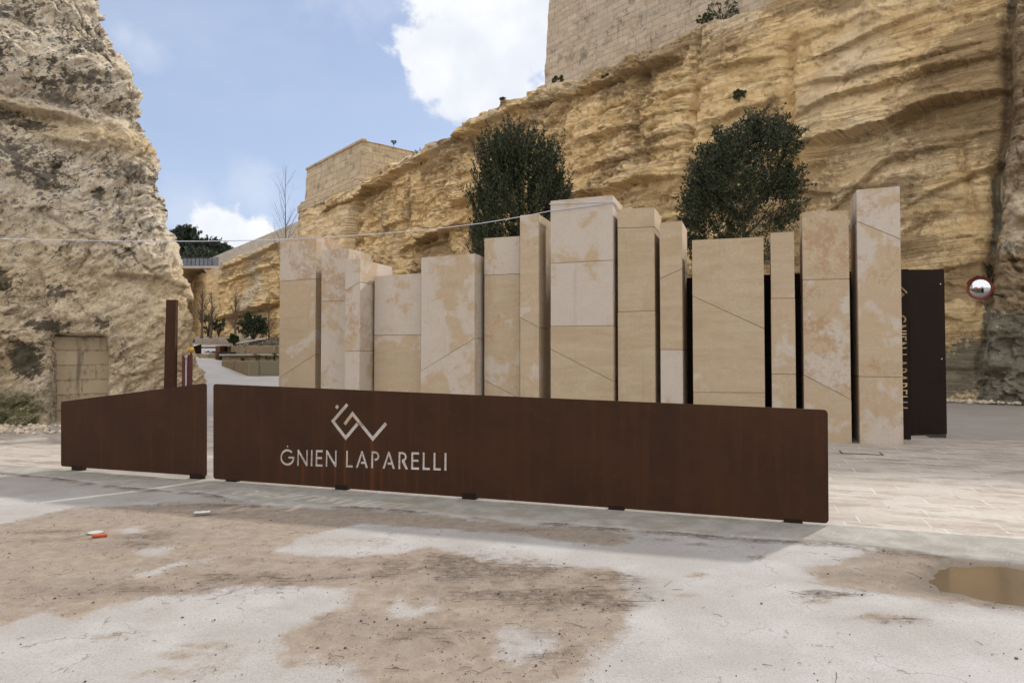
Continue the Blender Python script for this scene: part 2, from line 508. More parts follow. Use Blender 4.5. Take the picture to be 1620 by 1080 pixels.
def mat_cliff(name, kind):
    m, nt, b, co = material(name, 0.95, 0.12)
    grey, stain, dark = attr(nt, 'grey'), attr(nt, 'stain'), attr(nt, 'dark')
    big = noise(nt, co, 0.16, 5, 0.6)
    mid = noise(nt, co, 0.9, 6, 0.62)
    fine = noise(nt, co, 6.0, 6, 0.68)
    vf = noise(nt, co, 34, 4, 0.7)
    bed = noise(nt, scalev(nt, co, (0.12, 0.12, 1.6)), 1.4, 6, 0.6, 0.4)
    if kind == 'warm':
        c = mixc(nt, step(nt, bed, 0.3, 0.72), (0.40, 0.275, 0.125), (0.56, 0.42, 0.235))
        c = mixc(nt, math_(nt, 'MULTIPLY', step(nt, mid, 0.50, 0.75), 0.6), c, (0.60, 0.47, 0.285))
        c = mixc(nt, math_(nt, 'MULTIPLY', step(nt, mid, 0.48, 0.28), 0.55), c, (0.30, 0.19, 0.085))
        c = mixc(nt, math_(nt, 'MULTIPLY', step(nt, big, 0.52, 0.72), 0.5), c, (0.42, 0.345, 0.24))
        c = mixc(nt, math_(nt, 'MULTIPLY', step(nt, fine, 0.56, 0.78), 0.4), c, (0.26, 0.17, 0.085))
        c = mixc(nt, math_(nt, 'MULTIPLY', step(nt, fine, 0.42, 0.25), 0.35), c, (0.62, 0.50, 0.33))
        spk = noise(nt, co, 2.6, 7, 0.74)
        c = mixc(nt, math_(nt, 'MULTIPLY', step(nt, spk, 0.55, 0.67), 0.45), c, (0.25, 0.165, 0.08))
        c = mixc(nt, math_(nt, 'MULTIPLY', step(nt, spk, 0.45, 0.33), 0.45), c, (0.66, 0.545, 0.38))
        streak = noise(nt, scalev(nt, co, (1.6, 1.6, 0.09)), 0.9, 5, 0.6)
        c = mixc(nt, math_(nt, 'MULTIPLY', step(nt, streak, 0.58, 0.74), 0.45), c, (0.23, 0.16, 0.09))
        l1 = noise(nt, scalev(nt, co, (0.05, 0.05, 1.0)), 1.0, 6, 0.62, 0.15)
        l2 = noise(nt, scalev(nt, co, (0.10, 0.10, 2.6), loc=(3, 1, 7)), 1.0, 6, 0.65, 0.2)
        l3 = noise(nt, scalev(nt, co, (0.34, 0.34, 0.42), loc=(9, 2, 4)), 1.0, 7, 0.6, 0.35)
        seam1 = math_(nt, 'MULTIPLY', step(nt, math_(nt, 'ABSOLUTE', math_(nt, 'SUBTRACT', l1, 0.5)), 0.022, 0.004), step(nt, mid, 0.36, 0.56))
        seam2 = math_(nt, 'MULTIPLY', step(nt, math_(nt, 'ABSOLUTE', math_(nt, 'SUBTRACT', l2, 0.5)), 0.026, 0.006), step(nt, big, 0.42, 0.58))
        crack = math_(nt, 'MULTIPLY', step(nt, math_(nt, 'ABSOLUTE', math_(nt, 'SUBTRACT', l3, 0.5)), 0.013, 0.003), step(nt, mid, 0.46, 0.60))
        lines_ = math_(nt, 'MAXIMUM', seam1, math_(nt, 'MAXIMUM', math_(nt, 'MULTIPLY', seam2, 0.8), crack))
        c = mixc(nt, math_(nt, 'MULTIPLY', lines_, 0.5), c, (0.18, 0.115, 0.055))
        pitn = noise(nt, co, 11.0, 5, 0.75)
        c = mixc(nt, math_(nt, 'MULTIPLY', step(nt, pitn, 0.59, 0.69), 0.42), c, (0.21, 0.14, 0.07))
        c = mixc(nt, math_(nt, 'MULTIPLY', step(nt, pitn, 0.43, 0.33), 0.35), c, (0.68, 0.57, 0.41))
        gcol = mixc(nt, mid, (0.28, 0.25, 0.205), (0.44, 0.395, 0.32))
        c = mixc(nt, math_(nt, 'MULTIPLY', grey, 0.85), c, gcol)
        dcol = mixc(nt, fine, (0.055, 0.055, 0.042), (0.15, 0.145, 0.115))
        sn_ = math_(nt, 'ADD', math_(nt, 'MULTIPLY', math_(nt, 'SUBTRACT', fine, 0.5), 1.5), math_(nt, 'MULTIPLY', math_(nt, 'SUBTRACT', mid, 0.5), 1.2))
        sm = math_(nt, 'MULTIPLY', step(nt, math_(nt, 'ADD', stain, sn_), 0.44, 0.66), step(nt, stain, 0.08, 0.3))
        sm = math_(nt, 'MULTIPLY', sm, 0.85)
        c = mixc(nt, sm, c, dcol)
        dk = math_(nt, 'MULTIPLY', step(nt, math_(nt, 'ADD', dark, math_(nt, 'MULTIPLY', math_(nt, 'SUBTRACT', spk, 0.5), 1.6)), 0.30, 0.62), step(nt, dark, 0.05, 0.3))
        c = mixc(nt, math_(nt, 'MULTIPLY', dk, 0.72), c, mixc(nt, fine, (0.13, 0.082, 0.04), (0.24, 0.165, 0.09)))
        bs, bd = 0.75, 0.22
    else:
        diag = scalev(nt, co, (1, 1, 1), rot=(0, R(38), 0))
        hatch = noise(nt, scalev(nt, diag, (1.6, 1.6, 9.0)), 2.4, 5, 0.65)
        c = mixc(nt, step(nt, mid, 0.3, 0.72), (0.45, 0.345, 0.205), (0.56, 0.465, 0.325))
        wz = math_(nt, 'MULTIPLY', grey, step(nt, math_(nt, 'ADD', hatch, math_(nt, 'MULTIPLY', fine, 0.45)), 0.50, 0.86))
        c = mixc(nt, wz, c, (0.60, 0.565, 0.50))
        spk = noise(nt, co, 17, 5, 0.7)
        c = mixc(nt, math_(nt, 'MULTIPLY', step(nt, spk, 0.55, 0.66), 0.6), c, (0.16, 0.125, 0.085))
        c = mixc(nt, math_(nt, 'MULTIPLY', step(nt, spk, 0.44, 0.34), 0.4), c, (0.68, 0.61, 0.50))
        c = mixc(nt, math_(nt, 'MULTIPLY', step(nt, fine, 0.55, 0.75), 0.5), c, (0.34, 0.235, 0.12))
        c = mixc(nt, math_(nt, 'MULTIPLY', step(nt, hatch, 0.54, 0.66), 0.55), c, (0.19, 0.15, 0.105))
        hatch2 = noise(nt, scalev(nt, diag, (3.0, 3.0, 22.0)), 3.4, 4, 0.7)
        c = mixc(nt, math_(nt, 'MULTIPLY', step(nt, hatch2, 0.56, 0.68), 0.5), c, (0.17, 0.135, 0.095))
        c = mixc(nt, math_(nt, 'MULTIPLY', step(nt, hatch2, 0.44, 0.32), 0.35), c, (0.68, 0.62, 0.53))
        l3 = noise(nt, scalev(nt, co, (0.6, 0.6, 0.8), rot=(0, R(25), 0)), 1.0, 7, 0.6, 0.4)
        crack = math_(nt, 'MULTIPLY', step(nt, math_(nt, 'ABSOLUTE', math_(nt, 'SUBTRACT', l3, 0.5)), 0.012, 0.003), step(nt, mid, 0.44, 0.58))
        c = mixc(nt, math_(nt, 'MULTIPLY', crack, 0.7), c, (0.10, 0.08, 0.055))
        lich = math_(nt, 'ADD', math_(nt, 'MULTIPLY', noise(nt, co, 0.75, 6, 0.7), 1.0), math_(nt, 'MULTIPLY', math_(nt, 'SUBTRACT', hatch, 0.5), 0.55))
        l3 = noise(nt, scalev(nt, co, (0.6, 0.6, 0.8), rot=(0, R(25), 0)), 1.0, 7, 0.6, 0.4)
        crack = math_(nt, 'MULTIPLY', step(nt, math_(nt, 'ABSOLUTE', math_(nt, 'SUBTRACT', l3, 0.5)), 0.012, 0.003), step(nt, mid, 0.44, 0.58))
        c = mixc(nt, math_(nt, 'MULTIPLY', crack, 0.7), c, (0.10, 0.08, 0.055))
        lich = math_(nt, 'ADD', lich, math_(nt, 'MULTIPLY', math_(nt, 'SUBTRACT', fine, 0.5), 0.5))
        lm = math_(nt, 'MULTIPLY', step(nt, lich, 0.52, 0.59), grey)
        c = mixc(nt, math_(nt, 'MULTIPLY', lm, 0.85), c, mixc(nt, vf, (0.035, 0.032, 0.026), (0.12, 0.105, 0.085)))
        sn_ = math_(nt, 'ADD', math_(nt, 'MULTIPLY', math_(nt, 'SUBTRACT', fine, 0.5), 1.5), math_(nt, 'MULTIPLY', math_(nt, 'SUBTRACT', hatch, 0.5), 1.3))
        sm = math_(nt, 'MULTIPLY', step(nt, math_(nt, 'ADD', stain, sn_), 0.46, 0.66), step(nt, stain, 0.06, 0.25))
        sm = math_(nt, 'MULTIPLY', sm, 0.88)
        c = mixc(nt, sm, c, mixc(nt, vf, (0.03, 0.028, 0.022), (0.10, 0.088, 0.066)))
        dm = math_(nt, 'MULTIPLY', dark, step(nt, math_(nt, 'ADD', fine, math_(nt, 'MULTIPLY', vf, 0.4)), 0.35, 0.8))
        c = mixc(nt, dm, c, mixc(nt, fine, (0.035, 0.04, 0.018), (0.10, 0.105, 0.04)))
        bs, bd = 0.9, 0.13
    c = mixc(nt, math_(nt, 'MULTIPLY', step(nt, vf, 0.53, 0.70), 0.5), c, mixc(nt, 0.65, c, (0.08, 0.055, 0.03)))
    c = mixc(nt, math_(nt, 'MULTIPLY', step(nt, vf, 0.45, 0.30), 0.25), c, (0.66, 0.56, 0.42))
    nt.links.new(c, b.inputs['Base Color'])
    h = math_(nt, 'ADD', math_(nt, 'MULTIPLY', fine, 0.9), math_(nt, 'MULTIPLY', vf, 0.3))
    h = math_(nt, 'ADD', h, math_(nt, 'MULTIPLY', spk, 0.5 if kind == 'warm' else 0.3))
    if kind == 'warm':
        h = math_(nt, 'ADD', h, math_(nt, 'MULTIPLY', lines_, -0.9))
        h = math_(nt, 'ADD', h, math_(nt, 'MULTIPLY', pitn, -0.5))
    if kind != 'warm':
        h = math_(nt, 'ADD', h, math_(nt, 'ADD', math_(nt, 'MULTIPLY', hatch, 0.8), math_(nt, 'MULTIPLY', hatch2, -0.5)))
    bump(nt, b, h, bs, bd)
    return m


def mat_masonry(name, w, h, c1, c2, stain=0.5, vecmode='xz'):
    m, nt, b, co = material(name, 0.93, 0.15)
    s = N(nt, 'ShaderNodeSeparateXYZ', {0: co})
    v = N(nt, 'ShaderNodeCombineXYZ', {0: math_(nt, 'ADD', s.outputs[0], s.outputs[1]), 1: s.outputs[2], 2: 0.0}).outputs[0]
    wob = N(nt, 'ShaderNodeTexNoise', {'Vector': co, 'Scale': 0.8, 'Detail': 3}).outputs['Color']
    v = N(nt, 'ShaderNodeVectorMath', {0: v, 1: N(nt, 'ShaderNodeVectorMath', {0: wob, 1: (0.35 * h, 0.30 * h, 0)}, operation='MULTIPLY').outputs[0]}, operation='ADD').outputs[0]
    br = N(nt, 'ShaderNodeTexBrick', {'Vector': v, 'Color1': (0, 0, 0, 1), 'Color2': (1, 1, 1, 1), 'Mortar': (0.3, 0.3, 0.3, 1), 'Scale': 1.0, 'Mortar Size': 0.018 * h / 0.3, 'Mortar Smooth': 0.4, 'Bias': 0.0, 'Brick Width': w, 'Row Height': h},
           offset=0.45, offset_frequency=2, squash=0.8, squash_frequency=3)
    big, mid, fine = noise(nt, co, 0.22, 5, 0.6), noise(nt, co, 1.1, 6, 0.65), noise(nt, co, 9, 5, 0.65)
    c = mixc(nt, br.outputs['Color'], c1, c2)
    c = mixc(nt, math_(nt, 'MULTIPLY', step(nt, mid, 0.4, 0.7), 0.5), c, tuple(0.5 * (a + d) * 0.9 for a, d in zip(c1, c2)))
    jn = math_(nt, 'MULTIPLY', br.outputs['Fac'], step(nt, fine, 0.38, 0.6))
    c = mixc(nt, math_(nt, 'MULTIPLY', jn, 0.65), c, tuple(a * 0.42 for a in c1))
    c = mixc(nt, math_(nt, 'MULTIPLY', step(nt, math_(nt, 'ADD', mid, math_(nt, 'MULTIPLY', fine, 0.4)), 0.72, 0.92), stain), c, (0.14, 0.115, 0.085))
    c = mixc(nt, math_(nt, 'MULTIPLY', step(nt, big, 0.5, 0.7), 0.45), c, (0.33, 0.29, 0.235))
    dr = noise(nt, scalev(nt, co, (2.5, 2.5, 0.16)), 1.4, 4, 0.6)
    c = mixc(nt, math_(nt, 'MULTIPLY', step(nt, dr, 0.58, 0.75), stain * 0.8), c, (0.15, 0.12, 0.085))
    c = mixc(nt, math_(nt, 'MULTIPLY', step(nt, fine, 0.55, 0.75), 0.3), c, tuple(a * 0.5 for a in c1))
    nt.links.new(c, b.inputs['Base Color'])
    hh = math_(nt, 'ADD', math_(nt, 'MULTIPLY', br.outputs['Fac'], -0.8), math_(nt, 'MULTIPLY', fine, 0.5))
    hh = math_(nt, 'ADD', hh, math_(nt, 'MULTIPLY', br.outputs['Color'], 0.35))
    bump(nt, b, hh, 0.6, 0.05 * h / 0.3)
    return m


def mat_pillar():
    m, nt, b, co = material('sawn_limestone', 0.82, 0.25)
    seed, tint, rust = attr(nt, 'seed'), attr(nt, 'tint'), attr(nt, 'rust')
    off = N(nt, 'ShaderNodeCombineXYZ', {0: math_(nt, 'MULTIPLY', seed, 7.3), 1: math_(nt, 'MULTIPLY', seed, 3.1), 2: math_(nt, 'MULTIPLY', seed, 5.7)}).outputs[0]
    v = N(nt, 'ShaderNodeVectorMath', {0: co, 1: off}, operation='ADD').outputs[0]
    big = noise(nt, v, 0.85, 4, 0.55, 0.6)
    mid = noise(nt, v, 2.6, 6, 0.62, 0.8)
    fine = noise(nt, v, 22, 5, 0.7)
    vf = noise(nt, v, 110, 3, 0.7)
    bedd = noise(nt, scalev(nt, v, (0.5, 0.5, 3.2)), 1.8, 5, 0.6, 0.5)
    t = math_(nt, 'ADD', math_(nt, 'MULTIPLY', math_(nt, 'SUBTRACT', big, 0.5), 1.9), tint)
    t = math_(nt, 'ADD', t, math_(nt, 'MULTIPLY', math_(nt, 'SUBTRACT', mid, 0.5), 0.9))
    tan = mixc(nt, step(nt, bedd, 0.3, 0.7), (0.475, 0.372, 0.245), (0.55, 0.445, 0.31))
    pale = mixc(nt, mid, (0.565, 0.495, 0.43), (0.63, 0.57, 0.51))
    c = mixc(nt, step(nt, t, 0.10, 0.80), tan, pale)
    # soft iron-yellow halo along the border between the two stones' colours
    halo = math_(nt, 'MULTIPLY', step(nt, t, 0.25, 0.46), step(nt, t, 0.66, 0.48))
    c = mixc(nt, math_(nt, 'MULTIPLY', halo, 0.45), c, (0.50, 0.34, 0.17))
    rn = math_(nt, 'ADD', noise(nt, v, 1.7, 5, 0.6, 0.5), math_(nt, 'MULTIPLY', math_(nt, 'SUBTRACT', noise(nt, v, 11, 5, 0.7), 0.5), 0.7))
    rm = step(nt, math_(nt, 'ADD', rn, math_(nt, 'MULTIPLY', rust, 0.30)), 0.68, 0.90)
    c = mixc(nt, math_(nt, 'MULTIPLY', rm, 0.55), c, (0.40, 0.225, 0.11))
    pits = math_(nt, 'MULTIPLY', step(nt, fine, 0.66, 0.74), step(nt, math_(nt, 'ADD', rn, math_(nt, 'MULTIPLY', rust, 0.3)), 0.6, 0.8))
    c = mixc(nt, math_(nt, 'MULTIPLY', pits, 0.7), c, (0.20, 0.085, 0.035))
    c = mixc(nt, math_(nt, 'MULTIPLY', step(nt, fine, 0.50, 0.72), 0.16), c, (0.34, 0.25, 0.155))
    c = mixc(nt, math_(nt, 'MULTIPLY', step(nt, vf, 0.54, 0.66), 0.4), c, (0.36, 0.27, 0.18))
    c = mixc(nt, math_(nt, 'MULTIPLY', step(nt, fine, 0.46, 0.34), 0.25), c, (0.70, 0.63, 0.54))
    drip = noise(nt, scalev(nt, v, (7.0, 7.0, 0.5)), 1.0, 4, 0.6)
    c = mixc(nt, math_(nt, 'MULTIPLY', step(nt, drip, 0.58, 0.74), 0.22), c, (0.33, 0.25, 0.17))
    saw = noise(nt, scalev(nt, v, (0.6, 0.6, 60)), 2.0, 2, 0.5)
    c = mixc(nt, math_(nt, 'MULTIPLY', step(nt, saw, 0.52, 0.7), 0.07), c, (0.3, 0.23, 0.16))
    nt.links.new(c, b.inputs['Base Color'])
    bump(nt, b, math_(nt, 'ADD', math_(nt, 'MULTIPLY', vf, 0.5), math_(nt, 'MULTIPLY', fine, 0.5)), 0.35, 0.008)
    return m


def mat_corten(name, k=1.0, streaks=None):
    m, nt, b, co = material(name, 0.68, 0.18)
    n1, n2, n3 = noise(nt, co, 1.3, 5, 0.6), noise(nt, co, 7, 6, 0.65), noise(nt, co, 150, 3, 0.7)
    vert = noise(nt, scalev(nt, co, (9, 0.5, 9)), 1.2, 4, 0.6)
    c = mixc(nt, step(nt, n1, 0.3, 0.7), tuple(k * a for a in (0.072, 0.036, 0.019)), tuple(k * a for a in (0.105, 0.050, 0.025)))
    c = mixc(nt, math_(nt, 'MULTIPLY', step(nt, n2, 0.48, 0.75), 0.4), c, tuple(k * a for a in (0.145, 0.062, 0.026)))
    c = mixc(nt, math_(nt, 'MULTIPLY', step(nt, vert, 0.48, 0.70), 0.4), c, tuple(k * a for a in (0.150, 0.066, 0.029)))
    scuff = noise(nt, scalev(nt, co, (2.2, 2.2, 2.2)), 2.0, 7, 0.72)
    c = mixc(nt, math_(nt, 'MULTIPLY', step(nt, scuff, 0.56, 0.72), 0.35), c, tuple(k * a for a in (0.175, 0.085, 0.042)))
    c = mixc(nt, math_(nt, 'MULTIPLY', step(nt, n3, 0.52, 0.72), 0.3), c, tuple(k * a for a in (0.045, 0.026, 0.016)))
    if streaks:
        s = N(nt, 'ShaderNodeSeparateXYZ', {0: co})
        tot = None
        for (x, w, y1, y0, a) in streaks:
            f = step(nt, math_(nt, 'ABSOLUTE', math_(nt, 'SUBTRACT', s.outputs[0], x)), w, 0.0)
            f = math_(nt, 'MULTIPLY', f, math_(nt, 'MULTIPLY', step(nt, s.outputs[1], y1 + 0.01, y1 - 0.03), step(nt, s.outputs[1], y0, y0 + 0.5)))
            f = math_(nt, 'MULTIPLY', f, a)
            tot = f if tot is None else math_(nt, 'MAXIMUM', tot, f)
        sn = noise(nt, scalev(nt, co, (30, 1.2, 1)), 2.0, 4, 0.6)
        c = mixc(nt, math_(nt, 'MULTIPLY', tot, math_(nt, 'MULTIPLY_ADD', sn, 0.8, 0.3)), c, (0.24, 0.082, 0.022))
    nt.links.new(c, b.inputs['Base Color'])
    nt.links.new(math_(nt, 'MULTIPLY_ADD', n2, 0.3, 0.52), b.inputs['Roughness'])
    bump(nt, b, math_(nt, 'ADD', n3, math_(nt, 'MULTIPLY', n2, 0.6)), 0.25, 0.004)
    return m


def mat_plain(name, col, rough=0.7, metal=0.0, spec=0.4, var=0.2, sc=8.0):
    m, nt, b, co = material(name, rough, spec)
    n = noise(nt, co, sc, 5, 0.6)
    c = mixc(nt, step(nt, n, 0.25, 0.75), tuple(a * (1 - var) for a in col), tuple(min(1, a * (1 + var)) for a in col))
    nt.links.new(c, b.inputs['Base Color'])
    b.inputs['Metallic'].default_value = metal
    bump(nt, b, n, 0.15, 0.01)
    return m


def mat_leaf(name, c1, c2):
    m, nt, b, co = material(name, 0.55, 0.3)
    a = attr(nt, 'tone')
    c = mixc(nt, a, c1, c2)
    nt.links.new(c, b.inputs['Base Color'])
    return m


M = dict(
    road=mat_road(), apron=mat_apron(), paving=mat_paving(),
    cliff_warm=mat_cliff('ochre_rock', 'warm'), cliff_pale=mat_cliff('weathered_rock', 'pale'),
    fort=mat_masonry('fortress_masonry', 0.95, 0.43, (0.43, 0.345, 0.25), (0.52, 0.43, 0.325), 0.75),
    bastion=mat_masonry('bastion_masonry', 1.7, 0.8, (0.42, 0.33, 0.22), (0.51, 0.41, 0.28), 0.75),
    infill=mat_masonry('infill_blocks', 1.1, 0.345, (0.40, 0.32, 0.21), (0.46, 0.375, 0.255), 1.0),
    parapet=mat_masonry('parapet_stone', 1.4, 0.5, (0.50, 0.44, 0.37), (0.60, 0.54, 0.46), 0.2),
    pillar=mat_pillar(),
    planter=mat_masonry('planter_stone', 1.6, 0.9, (0.47, 0.37, 0.245), (0.55, 0.455, 0.325), 0.2),
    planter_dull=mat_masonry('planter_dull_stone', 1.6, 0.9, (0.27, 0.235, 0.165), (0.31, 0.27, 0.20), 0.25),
    coping=mat_plain('pale_coping', (0.62, 0.58, 0.52), 0.8, 0, 0.3, 0.08),
    corten=mat_corten('weathering_steel', 1.0),
    corten_dark=mat_corten('dark_weathering_steel', 0.42),
    corten_red=mat_corten('orange_weathering_steel', 1.9),
    soil=mat_plain('planter_soil', (0.13, 0.10, 0.07), 0.95, 0, 0.1, 0.4, 12),
    cable=mat_plain('white_cable', (0.50, 0.50, 0.56), 0.5, 0, 0.4, 0.05),
    iron=mat_plain('dark_iron', (0.06, 0.05, 0.045), 0.6, 0.4, 0.4, 0.3),
    bark=mat_plain('tree_bark', (0.16, 0.125, 0.09), 0.95, 0, 0.1, 0.4, 20),
    bark_dark=mat_plain('dark_tree_bark', (0.085, 0.068, 0.05), 0.95, 0, 0.1, 0.4, 20),
    leaf_oak=mat_leaf('holm_oak_leaf', (0.014, 0.020, 0.009), (0.080, 0.092, 0.042)),
    leaf_olive=mat_leaf('olive_leaf', (0.020, 0.032, 0.014), (0.075, 0.10, 0.05)),
    leaf_weed=mat_leaf('weed_leaf', (0.03, 0.042, 0.014), (0.10, 0.12, 0.045)),
    leaf_pine=mat_leaf('far_pine_leaf', (0.016, 0.026, 0.018), (0.05, 0.068, 0.040)),
    red=mat_plain('dark_red_paint', (0.085, 0.018, 0.022), 0.5, 0, 0.4, 0.2),
    white=mat_plain('white_paint', (0.42, 0.42, 0.41), 0.5, 0, 0.4, 0.06),
    yellow=mat_plain('yellow_paint', (0.42, 0.26, 0.02), 0.5, 0, 0.4, 0.12),
    mirror_red=mat_plain('red_plastic', (0.20, 0.018, 0.016), 0.4, 0, 0.5, 0.15),
    orange=mat_plain('orange_plastic', (0.45, 0.085, 0.02), 0.45, 0, 0.5, 0.2),
    tin=mat_plain('crushed_tin', (0.45, 0.45, 0.46), 0.45, 0.7, 0.5, 0.15),
    gravel=mat_plain('limestone_rubble', (0.50, 0.42, 0.32), 0.95, 0, 0.15, 0.3, 2.5),
    crumb=mat_plain('leaf_crumb', (0.13, 0.095, 0.065), 0.95, 0, 0.1, 0.5, 5),
    rail=mat_plain('bridge_rail_glass', (0.10, 0.115, 0.145), 0.3, 0.2, 0.5, 0.3, 1.2),
)
mm, nt, b, co = material('mirror_glass', 0.06, 0.5)
b.inputs['Base Color'].default_value = (0.62, 0.64, 0.66, 1)
b.inputs['Metallic'].default_value = 1.0
M['mirror'] = mm
mm, nt, b, co = material('puddle_water', 0.05, 0.5)
b.inputs['Base Color'].default_value = (0.13, 0.095, 0.06, 1)
b.inputs['IOR'].default_value = 1.33
nt.links.new(math_(nt, 'MULTIPLY_ADD', noise(nt, co, 3, 3, 0.5), 0.10, 0.02), b.inputs['Roughness'])
bump(nt, b, noise(nt, co, 6, 2, 0.5), 0.04, 0.01)
M['water'] = mm


def albedo(key, k):
    """scale a material's base colour as a whole"""
    nt = M[key].node_tree
    b = nt.nodes['Principled BSDF']
    src = b.inputs['Base Color'].links[0].from_socket
    k = k if isinstance(k, tuple) else (k, k, k)
    nt.links.new(mixc(nt, 1.0, src, k, 'MULTIPLY'), b.inputs['Base Color'])


for key, k in dict(road=(0.665, 0.668, 0.68), apron=(0.72, 0.71, 0.69), paving=(0.68, 0.67, 0.665), pillar=(0.80, 0.785, 0.76), cliff_warm=(1.60, 1.60, 1.59), cliff_pale=(1.50, 1.47, 1.42), fort=0.92, bastion=1.0, infill=0.85,
                   corten=(0.43, 0.355, 0.285), corten_dark=(0.36, 0.36, 0.36), parapet=0.8, planter=0.8, planter_dull=0.85, coping=0.8).items():
    albedo(key, k)


# ------------------------------------------------------------------ the ground sheet with its dirt
def poly_sd(x, y, poly):
    """signed distance to a polygon, positive inside"""
    P = np.asarray(poly)
    inside = np.zeros(x.shape, bool)
    best = np.full(x.shape, 1e9)
    for i in range(len(P)):
        a, c = P[i], P[(i + 1) % len(P)]
        cond = ((a[1] > y) != (c[1] > y))
        with np.errstate(divide='ignore', invalid='ignore'):
            xi = (c[0] - a[0]) * (y - a[1]) / (c[1] - a[1] + 1e-12) + a[0]
        inside ^= cond & (x < xi)
        e = c - a
        t = np.clip(((x - a[0]) * e[0] + (y - a[1]) * e[1]) / (e @ e + 1e-9), 0, 1)
        best = np.minimum(best, np.hypot(x - a[0] - t * e[0], y - a[1] - t * e[1]))
    return np.where(inside, best, -best)


def gpoly(pts):
    return [hit(px, py)[:2] for px, py in pts]


def lines(lo, hi, dlo, dhi, dstep, growth=1.12):
    c = list(np.arange(dlo, dhi + 1e-6, dstep))
    s = dstep
    v = dhi
    while v < hi:
        s *= growth
        v += s
        c.append(v)
    s, v, pre = dstep, dlo, []
    while v > lo:
        s *= growth
        v -= s
        pre.append(v)
    return np.array(pre[::-1] + c)


gx = lines(-420, 420, -8.0, 8.0, 0.036)
gy = lines(-300, 700, 2.4, 12.5, 0.036)
X, Y = np.meshgrid(gx, gy)
wx = X + 0.16 * fbm(X * 1.5, Y * 1.5, 3, 4) + 0.05 * fbm(X * 7, Y * 7, 5, 3)
wy = Y + 0.16 * fbm(X * 1.5, Y * 1.5, 9, 4) + 0.05 * fbm(X * 7, Y * 7, 8, 3)
dirt_p = gpoly([(-300, 850), (0, 830), (130, 800), (250, 800), (340, 795), (420, 800), (600, 806), (760, 822), (1003, 845), (985, 905), (992, 950), (962, 1000), (935, 1040), (908, 1090), (600, 1150), (-300, 1150)])
white_p = [gpoly(p) for p in (
    [(425, 872), (470, 850), (560, 830), (740, 836), (1000, 862), (985, 903), (880, 900), (760, 884), (690, 868), (640, 878), (560, 884), (500, 884)],
    [(-300, 1010), (0, 985), (90, 958), (140, 972), (250, 942), (400, 928), (585, 928), (540, 965), (470, 1010), (455, 1040), (560, 1040), (600, 1090), (500, 1150), (-300, 1150)],
    [(590, 960), (612, 945), (640, 958), (672, 944), (682, 962), (640, 975), (605, 978)],
    [(770, 1000), (800, 985), (868, 985), (892, 1000), (870, 1025), (815, 1052), (775, 1040)],
    [(195, 915), (290, 882), (296, 892), (260, 908), (205, 922)],
    [(180, 838), (215, 832), (235, 844), (190, 848)],
    [(215, 868), (270, 862), (280, 872), (230, 880)])]
sd = poly_sd(wx, wy, dirt_p)
dirt = sst(sd, -0.16, 0.20)
for p in white_p:
    dirt *= 1 - 0.9 * sst(poly_sd(wx, wy, p), -0.13, 0.14)
right_dirt = gpoly([(1255, 905), (1340, 872), (1480, 862), (1700, 872), (1700, 965), (1500, 955), (1390, 938), (1300, 930)])
sdr = poly_sd(wx, wy, right_dirt)
dirt = np.maximum(dirt, 0.75 * sst(sdr, -0.10, 0.18))
spots = [(560, 975), (700, 1010), (1110, 905), (1100, 948), (1290, 948), (1370, 972), (1410, 976), (330, 1020), (255, 1060), (180, 1000), (640, 1000), (1290, 920), (1200, 880), (470, 1045), (280, 1035)]
for px, py in spots:
    c = hit(px, py)
    dirt = np.maximum(dirt, 0.62 * np.exp(-((wx - c[0]) / 0.16) ** 2 - ((wy - c[1]) / 0.07) ** 2))
dirt = np.clip(dirt + 0.28 * sst(fbm(X * 2.6, Y * 2.6, 31, 5), 0.28, 0.55) * (1 - dirt), 0, 1)
dirt = np.where((Y > 41) & (X < 2), 1.0, dirt)
mud = np.zeros_like(X)
for px, py, rx, ry, a in [(745, 897, .55, .30, 1), (700, 905, .45, .18, .9), (640, 893, .5, .16, .5), (820, 900, .4, .25, .8), (920, 945, .45, .20, 1), (960, 920, .25, .2, .8), (800, 935, .6, .15, .7), (960, 955, .25, .12, 1),
                          (400, 918, .45, .14, .75), (210, 862, .35, .2, .55), (70, 840, .35, .10, .6), (60, 855, .3, .08, .5), (230, 848, .4, .1, .6), (300, 930, .7, .12, .45), (120, 935, .4, .1, .45), (530, 910, .4, .1, .4),
                          (335, 800, .5, .16, .5), (390, 798, .35, .14, .6), (1310, 938, .2, .08, .7), (1400, 975, .25, .06, .5), (700, 1000, .8, .2, .35), (870, 1035, .4, .1, .3), (1005, 850, .2, .12, .4), (840, 838, .5, .06, .4),
                          (1050, 852, .12, .06, .6), (1110, 860, .14, .05, .5)]:
    c = hit(px, py)
    mud = np.maximum(mud, a * np.exp(-((wx - c[0]) / rx) ** 2 - ((wy - c[1]) / ry) ** 2))
grey = np.zeros_like(X)
damp = gpoly([(-20, 748), (130, 765), (330, 785), (420, 792), (560, 806), (740, 822), (1000, 845), (1000, 862), (820, 846), (560, 822), (440, 812), (330, 812), (200, 790), (80, 780), (-20, 790)])
grey = np.maximum(grey, 0.55 * sst(poly_sd(wx, wy, damp), -0.06, 0.12) * (0.55 + 0.6 * fbm(X * 2, Y * 2, 77, 3)))
uu, ww = uw(X, Y)
rear = (ww > 5) & (X > 5)
grey = np.where(rear, 0.75 + 0.2 * fbm(X * 0.6, Y * 0.6, 4, 3), grey)
PUD = [(1490, 920), (1502, 904), (1530, 896), (1570, 893), (1620, 898), (1700, 908), (1740, 925), (1690, 945), (1620, 946), (1570, 941), (1530, 935), (1500, 930)]
pud_w = gpoly(PUD)
sdp = poly_sd(wx, wy, pud_w)
